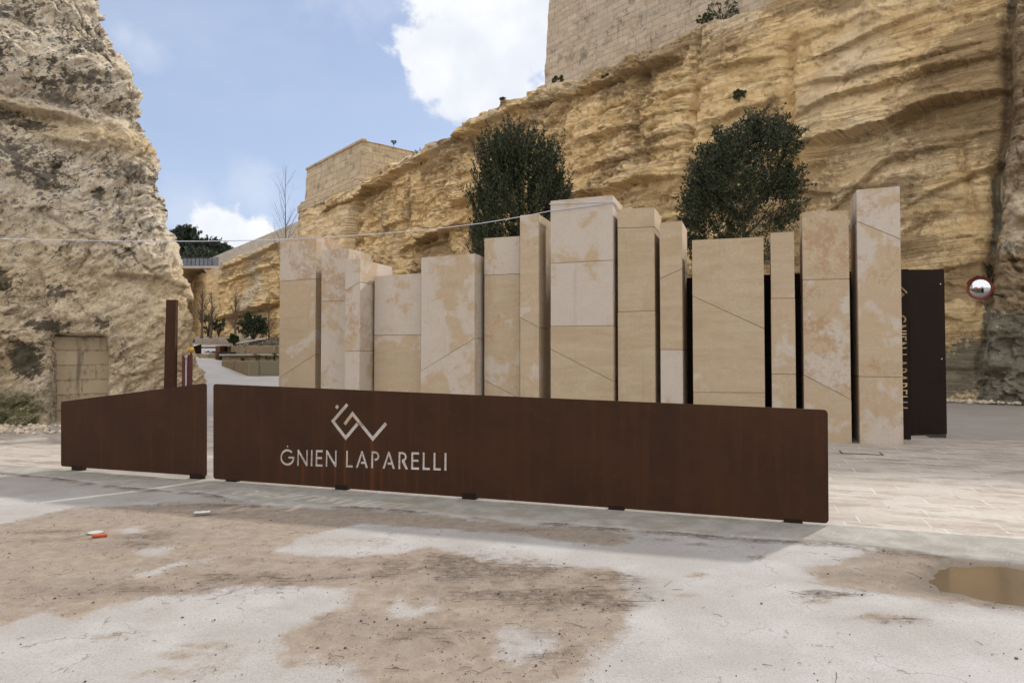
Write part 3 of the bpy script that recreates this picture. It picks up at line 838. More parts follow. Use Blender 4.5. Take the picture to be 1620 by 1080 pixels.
wet = sst(sdp + 0.12 * fbm(X * 3, Y * 3, 83, 4), -0.50, -0.02)
AF = np.array([hit(px, py)[:2] for px, py in [(-400, 742), (-150, 744), (0, 747), (100, 757), (190, 770), (330, 781), (430, 800), (560, 801), (720, 814), (860, 826), (1000, 838), (1180, 851), (1310, 858), (1420, 872), (1520, 882), (1620, 891), (1800, 905)]])
afu, afw = uw(AF[:, 0], AF[:, 1])
of = np.argsort(afu)
ewd = ww - np.interp(uu, afu[of], afw[of])
lined = np.exp(-((ewd + 0.05 + 0.06 * fbm(X * 2.5, Y * 2.5, 71, 3)) / 0.085) ** 2) * sst(fbm(X * 1.3, Y * 1.3, 72, 3), -0.35, 0.15)
mud = np.maximum(mud, 0.8 * lined)
c = hit(1380, 908)
wet = np.maximum(wet, 0.55 * np.exp(-((wx - c[0]) / 0.5) ** 2 - ((wy - c[1]) / 0.22) ** 2))
c = hit(1400, 880)
wet = np.maximum(wet, 0.35 * np.exp(-((wx - c[0]) / 0.8) ** 2 - ((wy - c[1]) / 0.16) ** 2))
near = (np.abs(X) < 9) & (Y > 1) & (Y < 13)
Z = g_np(X, Y) - 0.05 * sst(ww, -0.2, 0.3) * (ww < 60)
relief = 0.006 * fbm(X * 1.1, Y * 1.1, 21, 4) + 0.004 * dirt * fbm(X * 9, Y * 9, 22, 3)
ridge = ridged((X * 0.72 + Y * 0.69) * 3.2, (X * -0.69 + Y * 0.72) * 11, 40, 3) * 0.5 + ridged((X * 0.5 - Y * 0.86) * 3.0, (X * 0.86 + Y * 0.5) * 12, 44, 3) * 0.5
relief += mud * (0.004 + 0.020 * np.clip(ridge, -0.2, 1))
relief = relief * (1 - 0.4 * sst(sdp, -0.6, -0.1)) - 0.024 * sst(sdp, -0.30, 0.22)
mud = np.clip(1.25 * mud * (0.36 + 1.4 * np.clip(ridge + 0.30, 0, 1)) * (0.8 + 0.8 * fbm(X * 5, Y * 5, 61, 3)), 0, 1)
Z = Z + np.where(near, relief, 0)
mesh_np('ground', np.stack([X, Y, Z], -1), grid_faces(*X.shape), M['road'], attrs=dict(dirt=dirt, mud=mud, wet=wet, grey=np.clip(grey, 0, 1)))['kind'] = 'structure'

# puddle: level water standing in the hollow of the road, its margin is where the ground comes through
pc = np.mean(pud_w, 0)
loop = [pc + (np.array(p) - pc) * 1.35 for p in pud_w]
PV = [(*pc, -0.012)] + [(*q, -0.012) for q in loop]
PF = [(0, i + 1, (i + 1) % len(loop) + 1) for i in range(len(loop))]
mesh_np('puddle', PV, PF, M['water'], smooth=False)['kind'] = 'structure'

# concrete apron in front of the gate line: a thin wedge of concrete with a broken front edge
ap_front = [(-900, 742), (-400, 742), (-150, 744), (0, 747), (100, 757), (190, 770), (330, 781), (430, 800), (560, 801), (720, 814), (860, 826), (1000, 838), (1180, 851), (1310, 858), (1420, 872), (1520, 882), (1620, 891), (1800, 905), (2100, 930)]
fr = np.array([hit(px, py)[:2] for px, py in ap_front])
fu, fw = uw(fr[:, 0], fr[:, 1])
us = np.arange(-19, 9, 0.045)
nw = 22
order = np.argsort(fu)
edge = np.interp(us, fu[order], fw[order]) + 0.05 * fbm(us * 2.2, us * 0, 51, 5) + 0.025 * fbm(us * 11, us * 0, 52, 3)
edge = np.minimum(edge, -0.25)
T = np.linspace(0, 1, nw)[:, None]
W = 0.02 + (edge[None, :] - 0.02) * T
Uu = np.broadcast_to(us, W.shape)
AX, AY = SA[0] + Uu * SU[0] + W * SW[0], SA[1] + Uu * SU[1] + W * SW[1]
AZ = g_np(AX, AY) + 0.032 - 0.022 * T + 0.004 * fbm(AX * 3, AY * 3, 53, 4) - 0.03 * (T > 0.97)
mesh_np('concrete_apron', np.stack([AX, AY, AZ], -1), grid_faces(*AX.shape), M['apron'])['kind'] = 'structure'

# stone paving behind the gate line
pu = np.concatenate([np.arange(-60, -14, 1.0), np.arange(-14, 3.0, 0.25), np.arange(3.0, 26, 1.0)])
pw = np.concatenate([np.arange(0.024, 9.0, 0.28), [9.0], np.arange(9.6, 62, 0.7)])
PU, PW = np.meshgrid(pu, pw)
PX, PY = SA[0] + PU * SU[0] + PW * SW[0], SA[1] + PU * SU[1] + PW * SW[1]
PZ = g_np(PX, PY) + 0.03
keep = (PW[1:, 1:] <= 9.01) | (PU[:-1, 1:] < 3.0)
keep &= ~(PU[:-1, :-1] > 19)
keep &= ~(PY[1:, 1:] > 44.6)
mesh_np('paving', np.stack([PX, PY, PZ], -1), grid_faces(*PX.shape, keep=keep), M['paving'], attrs=dict(clean=sst(PW, 4.0, 9.0) * sst(-PU, 1.5, 4.5)))['kind'] = 'structure'


# ------------------------------------------------------------------ cliffs
def spline(pts, n=1200):
    P = np.asarray(pts, float)
    ext = np.vstack([2 * P[0] - P[1], P, 2 * P[-1] - P[-2]])
    out = []
    for i in range(1, len(ext) - 2):
        p0, p1, p2, p3 = ext[i - 1:i + 3]
        for t in np.linspace(0, 1, n // (len(P) - 1), endpoint=False):
            out.append(0.5 * ((2 * p1) + (-p0 + p2) * t + (2 * p0 - 5 * p1 + 4 * p2 - p3) * t * t + (-p0 + 3 * p1 - 3 * p2 + p3) * t ** 3))
    out.append(P[-1])
    out = np.array(out)
    s = np.concatenate([[0], np.cumsum(np.hypot(*np.diff(out, axis=0).T))])
    return out, s


class Face:
    """a rock wall standing on a plan curve; s runs along it, z up, n faces the ditch"""
    def __init__(self, pts, side):
        self.P, self.S = spline(pts)
        d = np.gradient(self.P, axis=0)
        d /= np.linalg.norm(d, axis=1)[:, None]
        self.n = np.stack([d[:, 1], -d[:, 0]], 1) * side

    def xy(self, s):
        return np.stack([np.interp(s, self.S, self.P[:, 0]), np.interp(s, self.S, self.P[:, 1])], -1)

    def nrm(self, s):
        v = np.stack([np.interp(s, self.S, self.n[:, 0]), np.interp(s, self.S, self.n[:, 1])], -1)
        return v / np.linalg.norm(v, axis=-1)[..., None]

    def sz(self, px, py):
        d = pix_dir(px, py)
        f = self.P[:, 0] * d[1] - self.P[:, 1] * d[0]
        idx = [i for i in np.nonzero(f[:-1] * f[1:] <= 0)[0] if self.P[i, 1] > 0]
        i = min(idx, key=lambda k: self.P[k, 1])
        t = f[i] / (f[i] - f[i + 1] + 1e-12)
        y = self.P[i, 1] + t * (self.P[i + 1, 1] - self.P[i, 1])
        return self.S[i] + t * (self.S[i + 1] - self.S[i]), CAM_H + d[2] * y / d[1]


def ledge(face, pts, A, up, down, s, z, B=0.5, fade=2.5, seed=0):
    """an overhanging bed: the rock swells above the line and is undercut below it"""
    q = np.array(sorted(face.sz(*p) for p in pts))
    zl = np.interp(s, q[:, 0], q[:, 1]) + 0.22 * fbm(s * 0.5, s * 0, 300 + seed, 4)
    w = sst(s, q[0, 0] - fade * 0.4, q[0, 0] + fade) * sst(-s, -q[-1, 0] - fade * 0.4, -q[-1, 0] + fade)
    w = w * (0.8 + 0.45 * fbm(s * 0.35, s * 0, 320 + seed, 3))
    dz = z - zl
    hi = np.where(dz > 0, np.exp(-(np.abs(dz) / up) ** 1.5), 0)
    lo = np.where(dz <= 0, np.exp(-(np.abs(dz) / down) ** 1.5), 0)
    mixv = sst(dz + 0.05 * fbm(s * 3.0, z * 3.0, 330 + seed, 3), -0.05, 0.05)
    return w * (A * hi * mixv - A * B * lo * (1 - mixv))


def groove(face, pts, A, wid, s, z, seed=0):
    q = np.array([face.sz(*p) for p in pts])
    o = np.argsort(q[:, 1])
    sl = np.interp(z, q[o, 1], q[o, 0]) + 0.18 * fbm(z * 0.7, z * 0, 340 + seed, 4)
    w = sst(z, q[o[0], 1] - 1.0, q[o[0], 1] + 0.5) * sst(-z, -q[o[-1], 1] - 1.0, -q[o[-1], 1] + 0.5)
    return -A * w * np.exp(-((s - sl) / wid) ** 2), w * np.exp(-((s - sl) / (wid * 1.6)) ** 2)


# --- ochre cliff on the far side
RC = Face([(46, -22), (42, -4), (35, 10), (27.2, 20.5), (19.9, 28), (9.5, 38), (1.56, 48), (-8.5, 61), (-26, 85), (-52, 115), (-84, 152)], -1)
if RC.nrm(np.array([60.0]))[0][1] > 0:
    RC.n *= -1
s0 = RC.sz(1700, 560)[0]
sL = [0.0]
while sL[-1] < RC.S[-1]:
    p = RC.xy(np.array([sL[-1]]))[0]
    dist = max(np.hypot(*p), 20)
    sL.append(sL[-1] + (0.6 if sL[-1] < s0 else max(0.055, dist * 0.0017)))
sv = np.minimum(np.array(sL), RC.S[-1])
nz_ = 330
vv = np.linspace(0, 1, nz_)[:, None]
top_px = [(480, 330), (520, 305), (560, 288), (600, 262), (660, 237), (700, 208), (740, 185), (790, 155), (845, 128), (900, 112), (960, 92), (1020, 62), (1080, 35), (1130, 15), (1190, -3), (1260, -38)]
tq = np.array(sorted(RC.sz(*p) for p in top_px))
s480, s475, s323 = RC.sz(480, 400)[0], RC.sz(474, 400)[0], RC.sz(323, 400)[0]
s_tab = np.concatenate([[0, s0 - 6, s0 + 2], tq[:, 0], [s475 + 0.8, s323, RC.S[-1]]])
z_tab = np.concatenate([[12.5, 15.0, 17.5], tq[:, 1], [18.2, 17.3, 17.0]])
ztop = np.interp(sv, s_tab, z_tab)
ztop = ztop + 0.35 * fbm(sv * 0.35, sv * 0, 201, 5) + 0.25 * np.abs(vn(sv * 1.1, sv * 0, 205)) * (sv < s475)
bxy = RC.xy(sv)
zb = g_np(bxy[:, 0], bxy[:, 1]) - 0.6
Zg = zb + (ztop - zb) * vv
Sg = np.broadcast_to(sv, Zg.shape)
rough = 0.55 + 0.45 * sst(Sg, RC.sz(1180, 300)[0], RC.sz(1000, 300)[0])
wz = Zg + 0.3 * fbm(Sg * 0.10, Zg * 0.12, 210, 3)
D = 0.60 * fbm(Sg * 0.09, Zg * 0.14, 211, 4) + 0.20 * fbm(Sg * 0.35, Zg * 0.9, 212, 5)
D += 0.14 * rough * ridged(Sg * 0.10, wz * 0.62, 213, 4) + 0.16 * rough * fbm(Sg * 0.9, Zg * 1.2, 214, 5)
D += 0.12 * rough * fbm(Sg * 2.2, Zg * 2.8, 216, 5)
ub = wz * 0.62 + 0.35 * fbm(Sg * 0.18, Zg * 0.3, 218, 4) + 0.10 * fbm(Sg * 1.1, Zg * 1.1, 221, 3)
fr_ = ub - np.floor(ub)
bedA = 0.5 + 0.5 * vn(np.floor(ub) * 1.7 + 0.5, Sg * 0.06, 222)
farr = sst(Sg, RC.sz(1200, 300)[0], RC.sz(1000, 300)[0])
D += 0.30 * (1 - 0.55 * farr) * bedA * np.minimum((1 - fr_) ** 1.4, fr_ / 0.05) * (0.5 + 0.6 * fbm(Sg * 0.25, Zg * 0.1, 223, 3))
D += farr * (0.22 * fbm(Sg * 0.5, Zg * 0.7, 226, 5) + 0.20 * ridged(Sg * 0.7, Zg * 0.45, 227, 4) - 0.25 * sst(fbm(Sg * 0.7, Zg * 0.9, 228, 4), 0.2, 0.45))
wsx, wsz = Sg + 0.5 * fbm(Sg * 0.7, Zg * 0.7, 281, 4), Zg + 0.4 * fbm(Sg * 0.7, Zg * 0.7, 282, 4)
cv1, ce1 = cells(wsx * 0.42, wsz * 0.75, 283)
cv2, ce2 = cells(wsx * 1.25, wsz * 1.9, 284)
cv3, ce3 = cells(wsx * 3.3, wsz * 4.2, 285)
patchy = sst(fbm(Sg * 0.22, Zg * 0.2, 286, 3), -0.25, 0.3)
D += (0.25 + 0.75 * farr) * (0.26 * cv1 + 0.15 * cv2 * patchy + 0.07 * cv3 * patchy) - (0.35 + 0.65 * farr) * (0.12 * np.exp(-(ce1 / 0.05) ** 2) * patchy + 0.05 * np.exp(-(ce2 / 0.08) ** 2))
# broken joint faces between the beds
jb = fbm(Sg * 0.55 + 0.3 * np.floor(ub), np.floor(ub) * 3.1, 224, 3)
D += 0.16 * rough * np.round(jb * 6) / 6
pit = fbm(Sg * 1.5, Zg * 1.8, 217, 4)
D -= 0.28 * rough * sst(pit, 0.28, 0.55)
blk = fbm(Sg * 0.22, Zg * 0.3, 219, 3)
D += 0.12 * np.round(blk * 5) / 5
LED = [([(1254, 234), (1320, 216), (1402, 198), (1487, 163), (1600, 140)], 1.15, 1.6, 1.7, .75),
       ([(1250, 187), (1376, 140), (1510, 104), (1600, 85)], .55, 1.0, .8, .6),
       ([(1256, 140), (1400, 112), (1560, 62)], .40, .9, .7, .6),
       ([(1255, 100), (1400, 40), (1500, 5)], .35, .8, .6, .6),
       ([(1312, 336), (1345, 305), (1395, 258), (1450, 235), (1515, 229)], .45, .9, .35, .6),
       ([(1425, 332), (1520, 287), (1590, 258)], .30, .7, .3, .7),
       ([(1265, 300), (1310, 305)], .7, .8, .8, .9),
       ([(880, 312), (960, 303), (1020, 290), (1085, 272)], 1.0, 1.4, 1.5, .8),
       ([(890, 275), (960, 262), (1085, 225)], .5, .9, .8, .6),
       ([(905, 225), (1000, 200), (1085, 170)], .35, .8, .7, .6),
       ([(1090, 215), (1170, 170), (1240, 150)], .45, .9, .6, .6),
       ([(1095, 110), (1240, 80)], .35, .8, .6, .6),
       ([(1430, 440), (1560, 420)], .45, .8, .9, .7), ([(1440, 500), (1540, 510)], .35, .7, .9, .7),
       ([(452, 372), (520, 334), (565, 310), (640, 262), (690, 232)], 1.0, 1.0, 1.4, .8),
       ([(690, 228), (760, 190), (850, 155), (960, 120), (1070, 78)], .7, 1.0, 1.2, .8),
       ([(630, 400), (665, 380), (720, 358), (745, 352)], .8, 1.0, 1.1, .8),
       ([(700, 330), (745, 310), (800, 290)], .6, 1.0, 1.0, .7),
       ([(350, 503), (400, 490), (440, 478)], 1.3, 1.6, 1.1, 1.0), ([(340, 428), (390, 408), (440, 384)], .6, 1.4, 1.0, .9), ([(345, 450), (440, 415)], .6, 1.2, 1.0, .8)]
for i, (pts, A, up, dn, Bq) in enumerate(LED):
    D += ledge(RC, pts, A, up, dn, Sg, Zg, Bq, 2.2, i)
dark = np.zeros_like(Zg)
GRV = [([(1092, 40), (1090, 130), (1088, 230), (1086, 330)], .5, .22), ([(1243, 60), (1246, 160), (1250, 260)], .4, .25), ([(1000, 90), (1004, 200), (1012, 270)], .55, .45), ([(1100, 300), (1110, 240), (1130, 190)], .4, .2),
       ([(640, 300), (636, 360), (630, 400)], .5, .4), ([(660, 290), (655, 400)], .4, .4), ([(1516, 230), (1530, 290), (1540, 340)], .35, .18), ([(1205, 170), (1190, 215)], .35, .15), ([(1062, 330), (1080, 270)], .35, .2),
       ([(560, 300), (555, 380)], .5, .5), ([(690, 280), (700, 380)], .4, .5)]
for i, (pts, A, wd) in enumerate(GRV):
    a, mk = groove(RC, pts, A, wd, Sg, Zg, i)
    D += a
# right-hand buttress and its black fissure
a, fis = groove(RC, [(1600, -60), (1594, 60), (1592, 150), (1586, 260), (1580, 350), (1568, 470), (1560, 620)], .6, .20, Sg, Zg, 50)
D += a
sb_hi = RC.sz(1598, 100)[0]
sb = np.interp(Zg, [0, 6, 11, 16], [RC.sz(1540, 560)[0], RC.sz(1574, 400)[0], RC.sz(1592, 200)[0], sb_hi])
but = sst(-(Sg - sb), -0.2, 0.7)
D += 1.0 * but * (0.8 + 0.5 * fbm(Sg * 0.5, Zg * 0.4, 230, 4)) + 0.34 * but * fbm(Sg * 1.5, Zg * 1.2, 231, 5) + but * (0.22 * cv2 + 0.12 * cv3 + 0.10 * fbm(Sg * 4, Zg * 3, 232, 4))
fend = 1 - 0.9 * sst(Sg, RC.sz(352, 450)[0], RC.sz(330, 450)[0])
D *= fend
# foot: rock fans out a little
D += 0.5 * fend * np.exp(-((Zg - zb) / 1.6) ** 2)
# rounded lip
D -= 0.9 * sst(vv, 0.972, 1.0) ** 2
lean = 0.075 * (Zg - 10) * (0.15 + 0.85 * fend) + 1.4 * (1 - fend)
nn = RC.nrm(sv)
off = (D - lean)
GX, GY = bxy[:, 0] + nn[:, 0] * off, bxy[:, 1] + nn[:, 1] * off
Z2 = Zg + 0.10 * fbm(Sg * 0.8, Zg * 0.8, 240, 3) * sst(vv, 0.0, 0.1)
greyA = 0.42 * sst(fbm(Sg * 0.16, Zg * 0.12, 250, 4), 0.12, 0.5) * sst(Zg, 6, 13)
greyA = np.maximum(greyA, but * 0.72)
greyA = np.maximum(greyA, 0.6 * sst(Zg - ztop, -2.2, -0.3) * sst(fbm(Sg * 0.5, Zg * 0.5, 252, 3), -0.3, 0.2))
w_gray = np.exp(-((Sg - RC.sz(398, 420)[0]) / 3.0) ** 2) * 0.9
greyA = np.maximum(greyA, w_gray)
stain = np.maximum(0.8 * sst(fis, 0.35, 0.95), 0.6 * sst(but, 0.1, 0.5) * sst(-but, -0.98, -0.6))
stain = np.maximum(stain, but * 0.55 * sst(fbm(Sg * 0.5, Zg * 0.25, 260, 4), -0.05, 0.35))
c_s, c_z = RC.sz(1530, 560)
stain = np.maximum(stain, 0.95 * np.exp(-((Sg - c_s) / 1.6) ** 2 - ((Zg - c_z + 0.6) / 1.7) ** 2))
stain = np.maximum(stain, but * sst(-Zg, -7, -2) * 0.85)
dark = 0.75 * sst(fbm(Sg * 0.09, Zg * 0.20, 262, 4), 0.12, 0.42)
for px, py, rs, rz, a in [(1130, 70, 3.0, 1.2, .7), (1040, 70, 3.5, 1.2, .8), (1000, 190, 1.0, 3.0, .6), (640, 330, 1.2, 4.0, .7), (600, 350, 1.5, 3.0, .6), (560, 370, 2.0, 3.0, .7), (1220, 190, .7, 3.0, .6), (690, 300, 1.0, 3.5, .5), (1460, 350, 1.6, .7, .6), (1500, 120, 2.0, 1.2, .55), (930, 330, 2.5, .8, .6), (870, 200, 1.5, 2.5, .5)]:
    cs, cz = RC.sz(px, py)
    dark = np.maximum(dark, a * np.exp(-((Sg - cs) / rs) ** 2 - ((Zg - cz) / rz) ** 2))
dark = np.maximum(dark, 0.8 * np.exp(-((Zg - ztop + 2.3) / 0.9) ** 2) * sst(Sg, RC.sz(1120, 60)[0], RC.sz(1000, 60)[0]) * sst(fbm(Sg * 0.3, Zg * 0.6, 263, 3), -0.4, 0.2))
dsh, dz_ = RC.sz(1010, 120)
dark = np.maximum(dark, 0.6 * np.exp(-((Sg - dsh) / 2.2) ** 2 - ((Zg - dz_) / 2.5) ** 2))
# plateau behind the lip
rows = [np.stack([GX, GY, Z2], -1)]
last = rows[0][-1]
extra = []
for k, (back, rise) in enumerate([(0.8, 0.15), (2.5, 0.15), (8, 0.0), (45, -0.5)]):
    extra.append(np.stack([last[:, 0] - nn[:, 0] * back, last[:, 1] - nn[:, 1] * back, ztop + rise + 0.2 * fbm(sv * 0.9, sv * 0 + k, 270, 3)], -1))
Vall = np.concatenate([rows[0], np.array(extra)], 0)
pad = lambda A_: np.concatenate([A_, np.repeat(A_[-1:], len(extra), 0)], 0)
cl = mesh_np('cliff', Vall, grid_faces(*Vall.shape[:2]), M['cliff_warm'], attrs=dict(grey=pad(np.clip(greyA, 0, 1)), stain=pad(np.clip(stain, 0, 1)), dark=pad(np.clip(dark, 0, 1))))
tag(cl, kind='structure')
TOPXYZ = rows[0][-1]

# --- pale weathered cliff on the near side
CORNER = np.array([-7.8, 16.9])
LC = Face([(-30, 6), (-17, 11.8), (-11.5, 14.7), (-9.6, 15.6), (-7.8, 16.9), (-9.5, 18.9), (-14.5, 26), (-26, 41), (-46, 64), (-78, 98)], 1)
if LC.nrm(np.array([20.0]))[0][1] > 0:
    LC.n *= -1
sC = LC.S[np.argmin(np.hypot(*(LC.P - CORNER).T))]
sl = np.concatenate([np.arange(0, 13, 0.35), np.arange(13, sC + 3.5, 0.034), np.arange(sC + 3.5, sC + 14, 0.2), np.arange(sC + 14, LC.S[-1], 1.0)])
sil = [(316, 570), (314, 545), (310, 520), (300, 480), (293, 452), (285, 420), (270, 370), (262, 330), (255, 290), (248, 250), (243, 225), (228, 203), (210, 184), (220, 172), (224, 152), (217, 118), (196, 85), (176, 58), (172, 30), (155, 0), (130, -60), (95, -130)]
Ls = []
for px, py in sil:
    d = pix_dir(px, py)
    kx = d[0] / d[1]
    L = (CORNER[0] - CORNER[1] * kx) / (1 + 0.25 * kx)
    yy = CORNER[1] + 0.25 * L
    Ls.append((CAM_H + d[2] / d[1] * yy, L))
Ls = np.array(sorted(Ls))
zt2 = 15.0 + 0.6 * fbm(sl * 0.2, sl * 0, 401, 4)
b2 = LC.xy(sl)
zb2 = g_np(b2[:, 0], b2[:, 1]) - 0.6
nz2 = 440
v2 = np.linspace(0, 1, nz2)[:, None]
Zl = zb2 + (zt2 - zb2) * v2
Sl = np.broadcast_to(sl, Zl.shape)
Lz = np.interp(Zl, np.concatenate([[-2], Ls[:, 0], [18]]), np.concatenate([[-0.1], Ls[:, 1], [Ls[-1, 1] + 1.5]]))
Lsm = np.interp(Zl, [-2, 1.8, 6, 10, 18], [-0.1, 0.0, 0.9, 2.3, 5.0])
kk = np.exp(-((Sl - sC) / 3.4) ** 4)
Lz = Lz * kk + Lsm * (1 - kk)
rr = (Sl * 0.82 + Zl * 0.57, -Sl * 0.57 + Zl * 0.82)
chisel = fbm(rr[0] * 1.1, rr[1] * 6.0, 410, 4)
D2 = (0.22 * fbm(Sl * 0.35, Zl * 0.35, 411, 4) + 0.13 * fbm(Sl * 1.2, Zl * 1.3, 412, 5)) * (1 - 0.55 * kk) + 0.075 * chisel + 0.075 * fbm(Sl * 4.0, Zl * 4.4, 413, 4)
D2 += 0.05 * ridged(rr[0] * 2.0, rr[1] * 8.0, 419, 3)
cr = np.abs(fbm(Sl * 0.55, Zl * 0.45, 421, 4))
D2 -= 0.16 * np.exp(-(cr / 0.022) ** 2) * sst(fbm(Sl * 0.4, Zl * 0.4, 422, 2), -0.1, 0.25)
wlx, wlz = Sl + 0.3 * fbm(Sl, Zl, 481, 4), Zl + 0.3 * fbm(Sl, Zl, 482, 4)
lv1, le1 = cells(wlx * 0.7 + wlz * 0.25, wlz * 0.9, 483)
lv2, le2 = cells((wlx * 0.82 + wlz * 0.57) * 2.0, (-wlx * 0.57 + wlz * 0.82) * 5.5, 484)
lv3, le3 = cells((wlx * 0.82 + wlz * 0.57) * 5.5, (-wlx * 0.57 + wlz * 0.82) * 13.0, 485)
lp = sst(fbm(Sl * 0.4, Zl * 0.4, 486, 3), -0.3, 0.2)
D2 += 0.15 * lv1 * (1 - 0.5 * kk) + 0.07 * lv2 * lp + 0.035 * lv3 - 0.07 * np.exp(-(le1 / 0.035) ** 2) * lp
low = sst(-Zl, -5.2, -3.6)
D2 += low * (0.10 * fbm(Sl * 2.0, Zl * 2.2, 414, 5) + 0.05 * ridged(Sl * 2.4, Zl * 3.0, 415, 4))
D2 -= 0.20 * sst(fbm(Sl * 0.8, Zl * 1.0, 416, 4), 0.25, 0.5) * (1 - 0.6 * kk)
for i, (pts, A, up, dn, Bq) in enumerate([
        ([(-60, 112), (0, 122), (74, 143), (178, 167), (225, 184)], .40, .7, .45, .9),
        ([(140, 205), (190, 212), (232, 215)], .22, .5, .3, .8), ([(0, 275), (25, 290), (60, 330)], .25, .4, .3, .8),
        ([(180, 428), (290, 432)], .22, .6, .35, .8), ([(90, 505), (170, 512)], .25, .5, .2, .4), ([(0, 540), (80, 552)], .3, .6, .8, .8), ([(170, 600), (255, 590)], .25, .5, .4, .6)]):
    D2 += ledge(LC, pts, A, up, dn, Sl, Zl, Bq, 0.8, 60 + i)
a, _ = groove(LC, [(70, 420), (74, 480), (82, 560)], .25, .12, Sl, Zl, 80)
D2 += a
sd0, zd0 = LC.sz(84, 527)
sd1, zd1 = LC.sz(163, 527)
rec = sst(Sl, sd0 - 0.10, sd0 + 0.02) * sst(-Sl, -sd1 - 0.10, -sd1 + 0.02) * sst(-Zl, -zd0 - 0.02, -zd0 + 0.10)
D2 = D2 * (1 - 0.75 * rec) - 0.75 * rec
D2 += (0.35 - 0.45 * np.exp(-((Sl - sC) / 2.0) ** 2)) * np.exp(-((Zl - zb2) / 0.9) ** 2) * (1 - rec) - 0.12 * kk
n2 = LC.nrm(sl)
LX = b2[:, 0] + n2[:, 0] * D2 - Lz
LY = b2[:, 1] + n2[:, 1] * D2 + 0.25 * Lz
greyL = np.clip(0.25 + 0.9 * sst(Zl, 3.2, 6.0) + 0.4 * fbm(Sl * 0.5, Zl * 0.5, 430, 4), 0, 1) * (1 - 0.9 * np.exp(-((Sl - sC) / 1.4) ** 2) * sst(-Zl, -4.2, -3.4))
s_b, z_b = LC.sz(60, 170)
zband = np.interp(Sl, *np.array(sorted(LC.sz(*p) for p in [(-60, 118), (0, 128), (74, 155), (178, 190), (225, 205)])).T)
greyL *= 1 - 0.9 * np.exp(-((Zl - zband) / 0.55) ** 2)
stainL = np.zeros_like(Zl)
for px, py, rs, rz, a in [(38, 570, .45, .55, 1), (28, 548, .3, .3, .8), (70, 95, .5, .8, .9), (95, 75, .45, .5, .8), (60, 165, .9, .22, .9), (120, 185, .7, .22, .9), (10, 440, .5, .5, .8), (150, 100, .5, .7, .6), (190, 90, .4, .6, .6),
                          (120, 400, .4, .4, .5), (210, 300, .3, .3, .7), (245, 300, .2, .3, .7), (85, 515, .5, .2, .9), (110, 460, .5, .35, .7), (25, 330, .4, .8, .6), (230, 400, .5, .6, .5), (165, 515, .25, .3, .7)]:
    cs, cz = LC.sz(px, py)
    stainL = np.maximum(stainL, a * np.exp(-((Sl - cs) / rs) ** 2 - ((Zl - cz) / rz) ** 2))
mossL = 1.0 * sst(-(Zl - zb2), -1.55, -1.05) * sst(-Sl, -(sd0 + 0.1), -(sd0 - 0.4))
rows2 = np.stack([LX, LY, Zl], -1)
last = rows2[-1]
ex2 = [np.stack([last[:, 0] - back, last[:, 1] + 0.4 * back, zt2 + 0.2], -1) for back in (0.6, 3, 30)]
V2 = np.concatenate([rows2, np.array(ex2)], 0)
pad2 = lambda A_: np.concatenate([A_, np.repeat(A_[-1:], 3, 0)], 0)
cl2 = mesh_np('cliff', V2, grid_faces(*V2.shape[:2]), M['cliff_pale'], attrs=dict(grey=pad2(greyL), stain=pad2(np.clip(stainL, 0, 1)), dark=pad2(np.clip(mossL, 0, 1))))
tag(cl2, kind='structure')

# blocked-up doorway in the pale cliff
pd0, pd1 = LC.xy(np.array([sd0]))[0], LC.xy(np.array([sd1]))[0]
dl = np.interp((zd0 + 0.5) / 2, [-2, 1.8, 6], [-.1, 0, .9])
dv = pd1 - pd0
dyaw = math.atan2(dv[1], dv[0])
dw = float(np.hypot(*dv))
nd = LC.nrm(np.array([(sd0 + sd1) / 2]))[0]
dr = empty('blocked_doorway', (*(pd0 - nd * 0.42), g(*pd0)), dyaw)
tag(dr, 'bricked up doorway of square stone blocks set into the pale cliff', 'doorway')
hgt = zd0 - g(*pd0)
rows_ = int(hgt / 0.345) + 1
mb = MB().box(-0.25, dw + 0.25, 0.0, 0.3, -0.4, hgt - 0.06)
mb.build('infill_wall', M['infill'], dr, 0.01)
MB().box(-0.10, dw + 0.10, -0.02, 0.35, hgt - 0.02, hgt + 0.16).build('lintel', M['cliff_pale'], dr, 0.04)

# ------------------------------------------------------------------ masonry above and beyond
def lip(px, back=0.0):
    """plan point on the far cliff's lip under photograph column px"""
    d = pix_dir(px, 300)
    f = TOPXYZ[:, 0] * d[1] - TOPXYZ[:, 1] * d[0]
    idx = [i for i in np.nonzero(f[:-1] * f[1:] <= 0)[0] if TOPXYZ[i, 1] > 0]
    i = min(idx, key=lambda k: TOPXYZ[k, 1])
    return TOPXYZ[i, :2] - nn[i] * back, ztop[i]


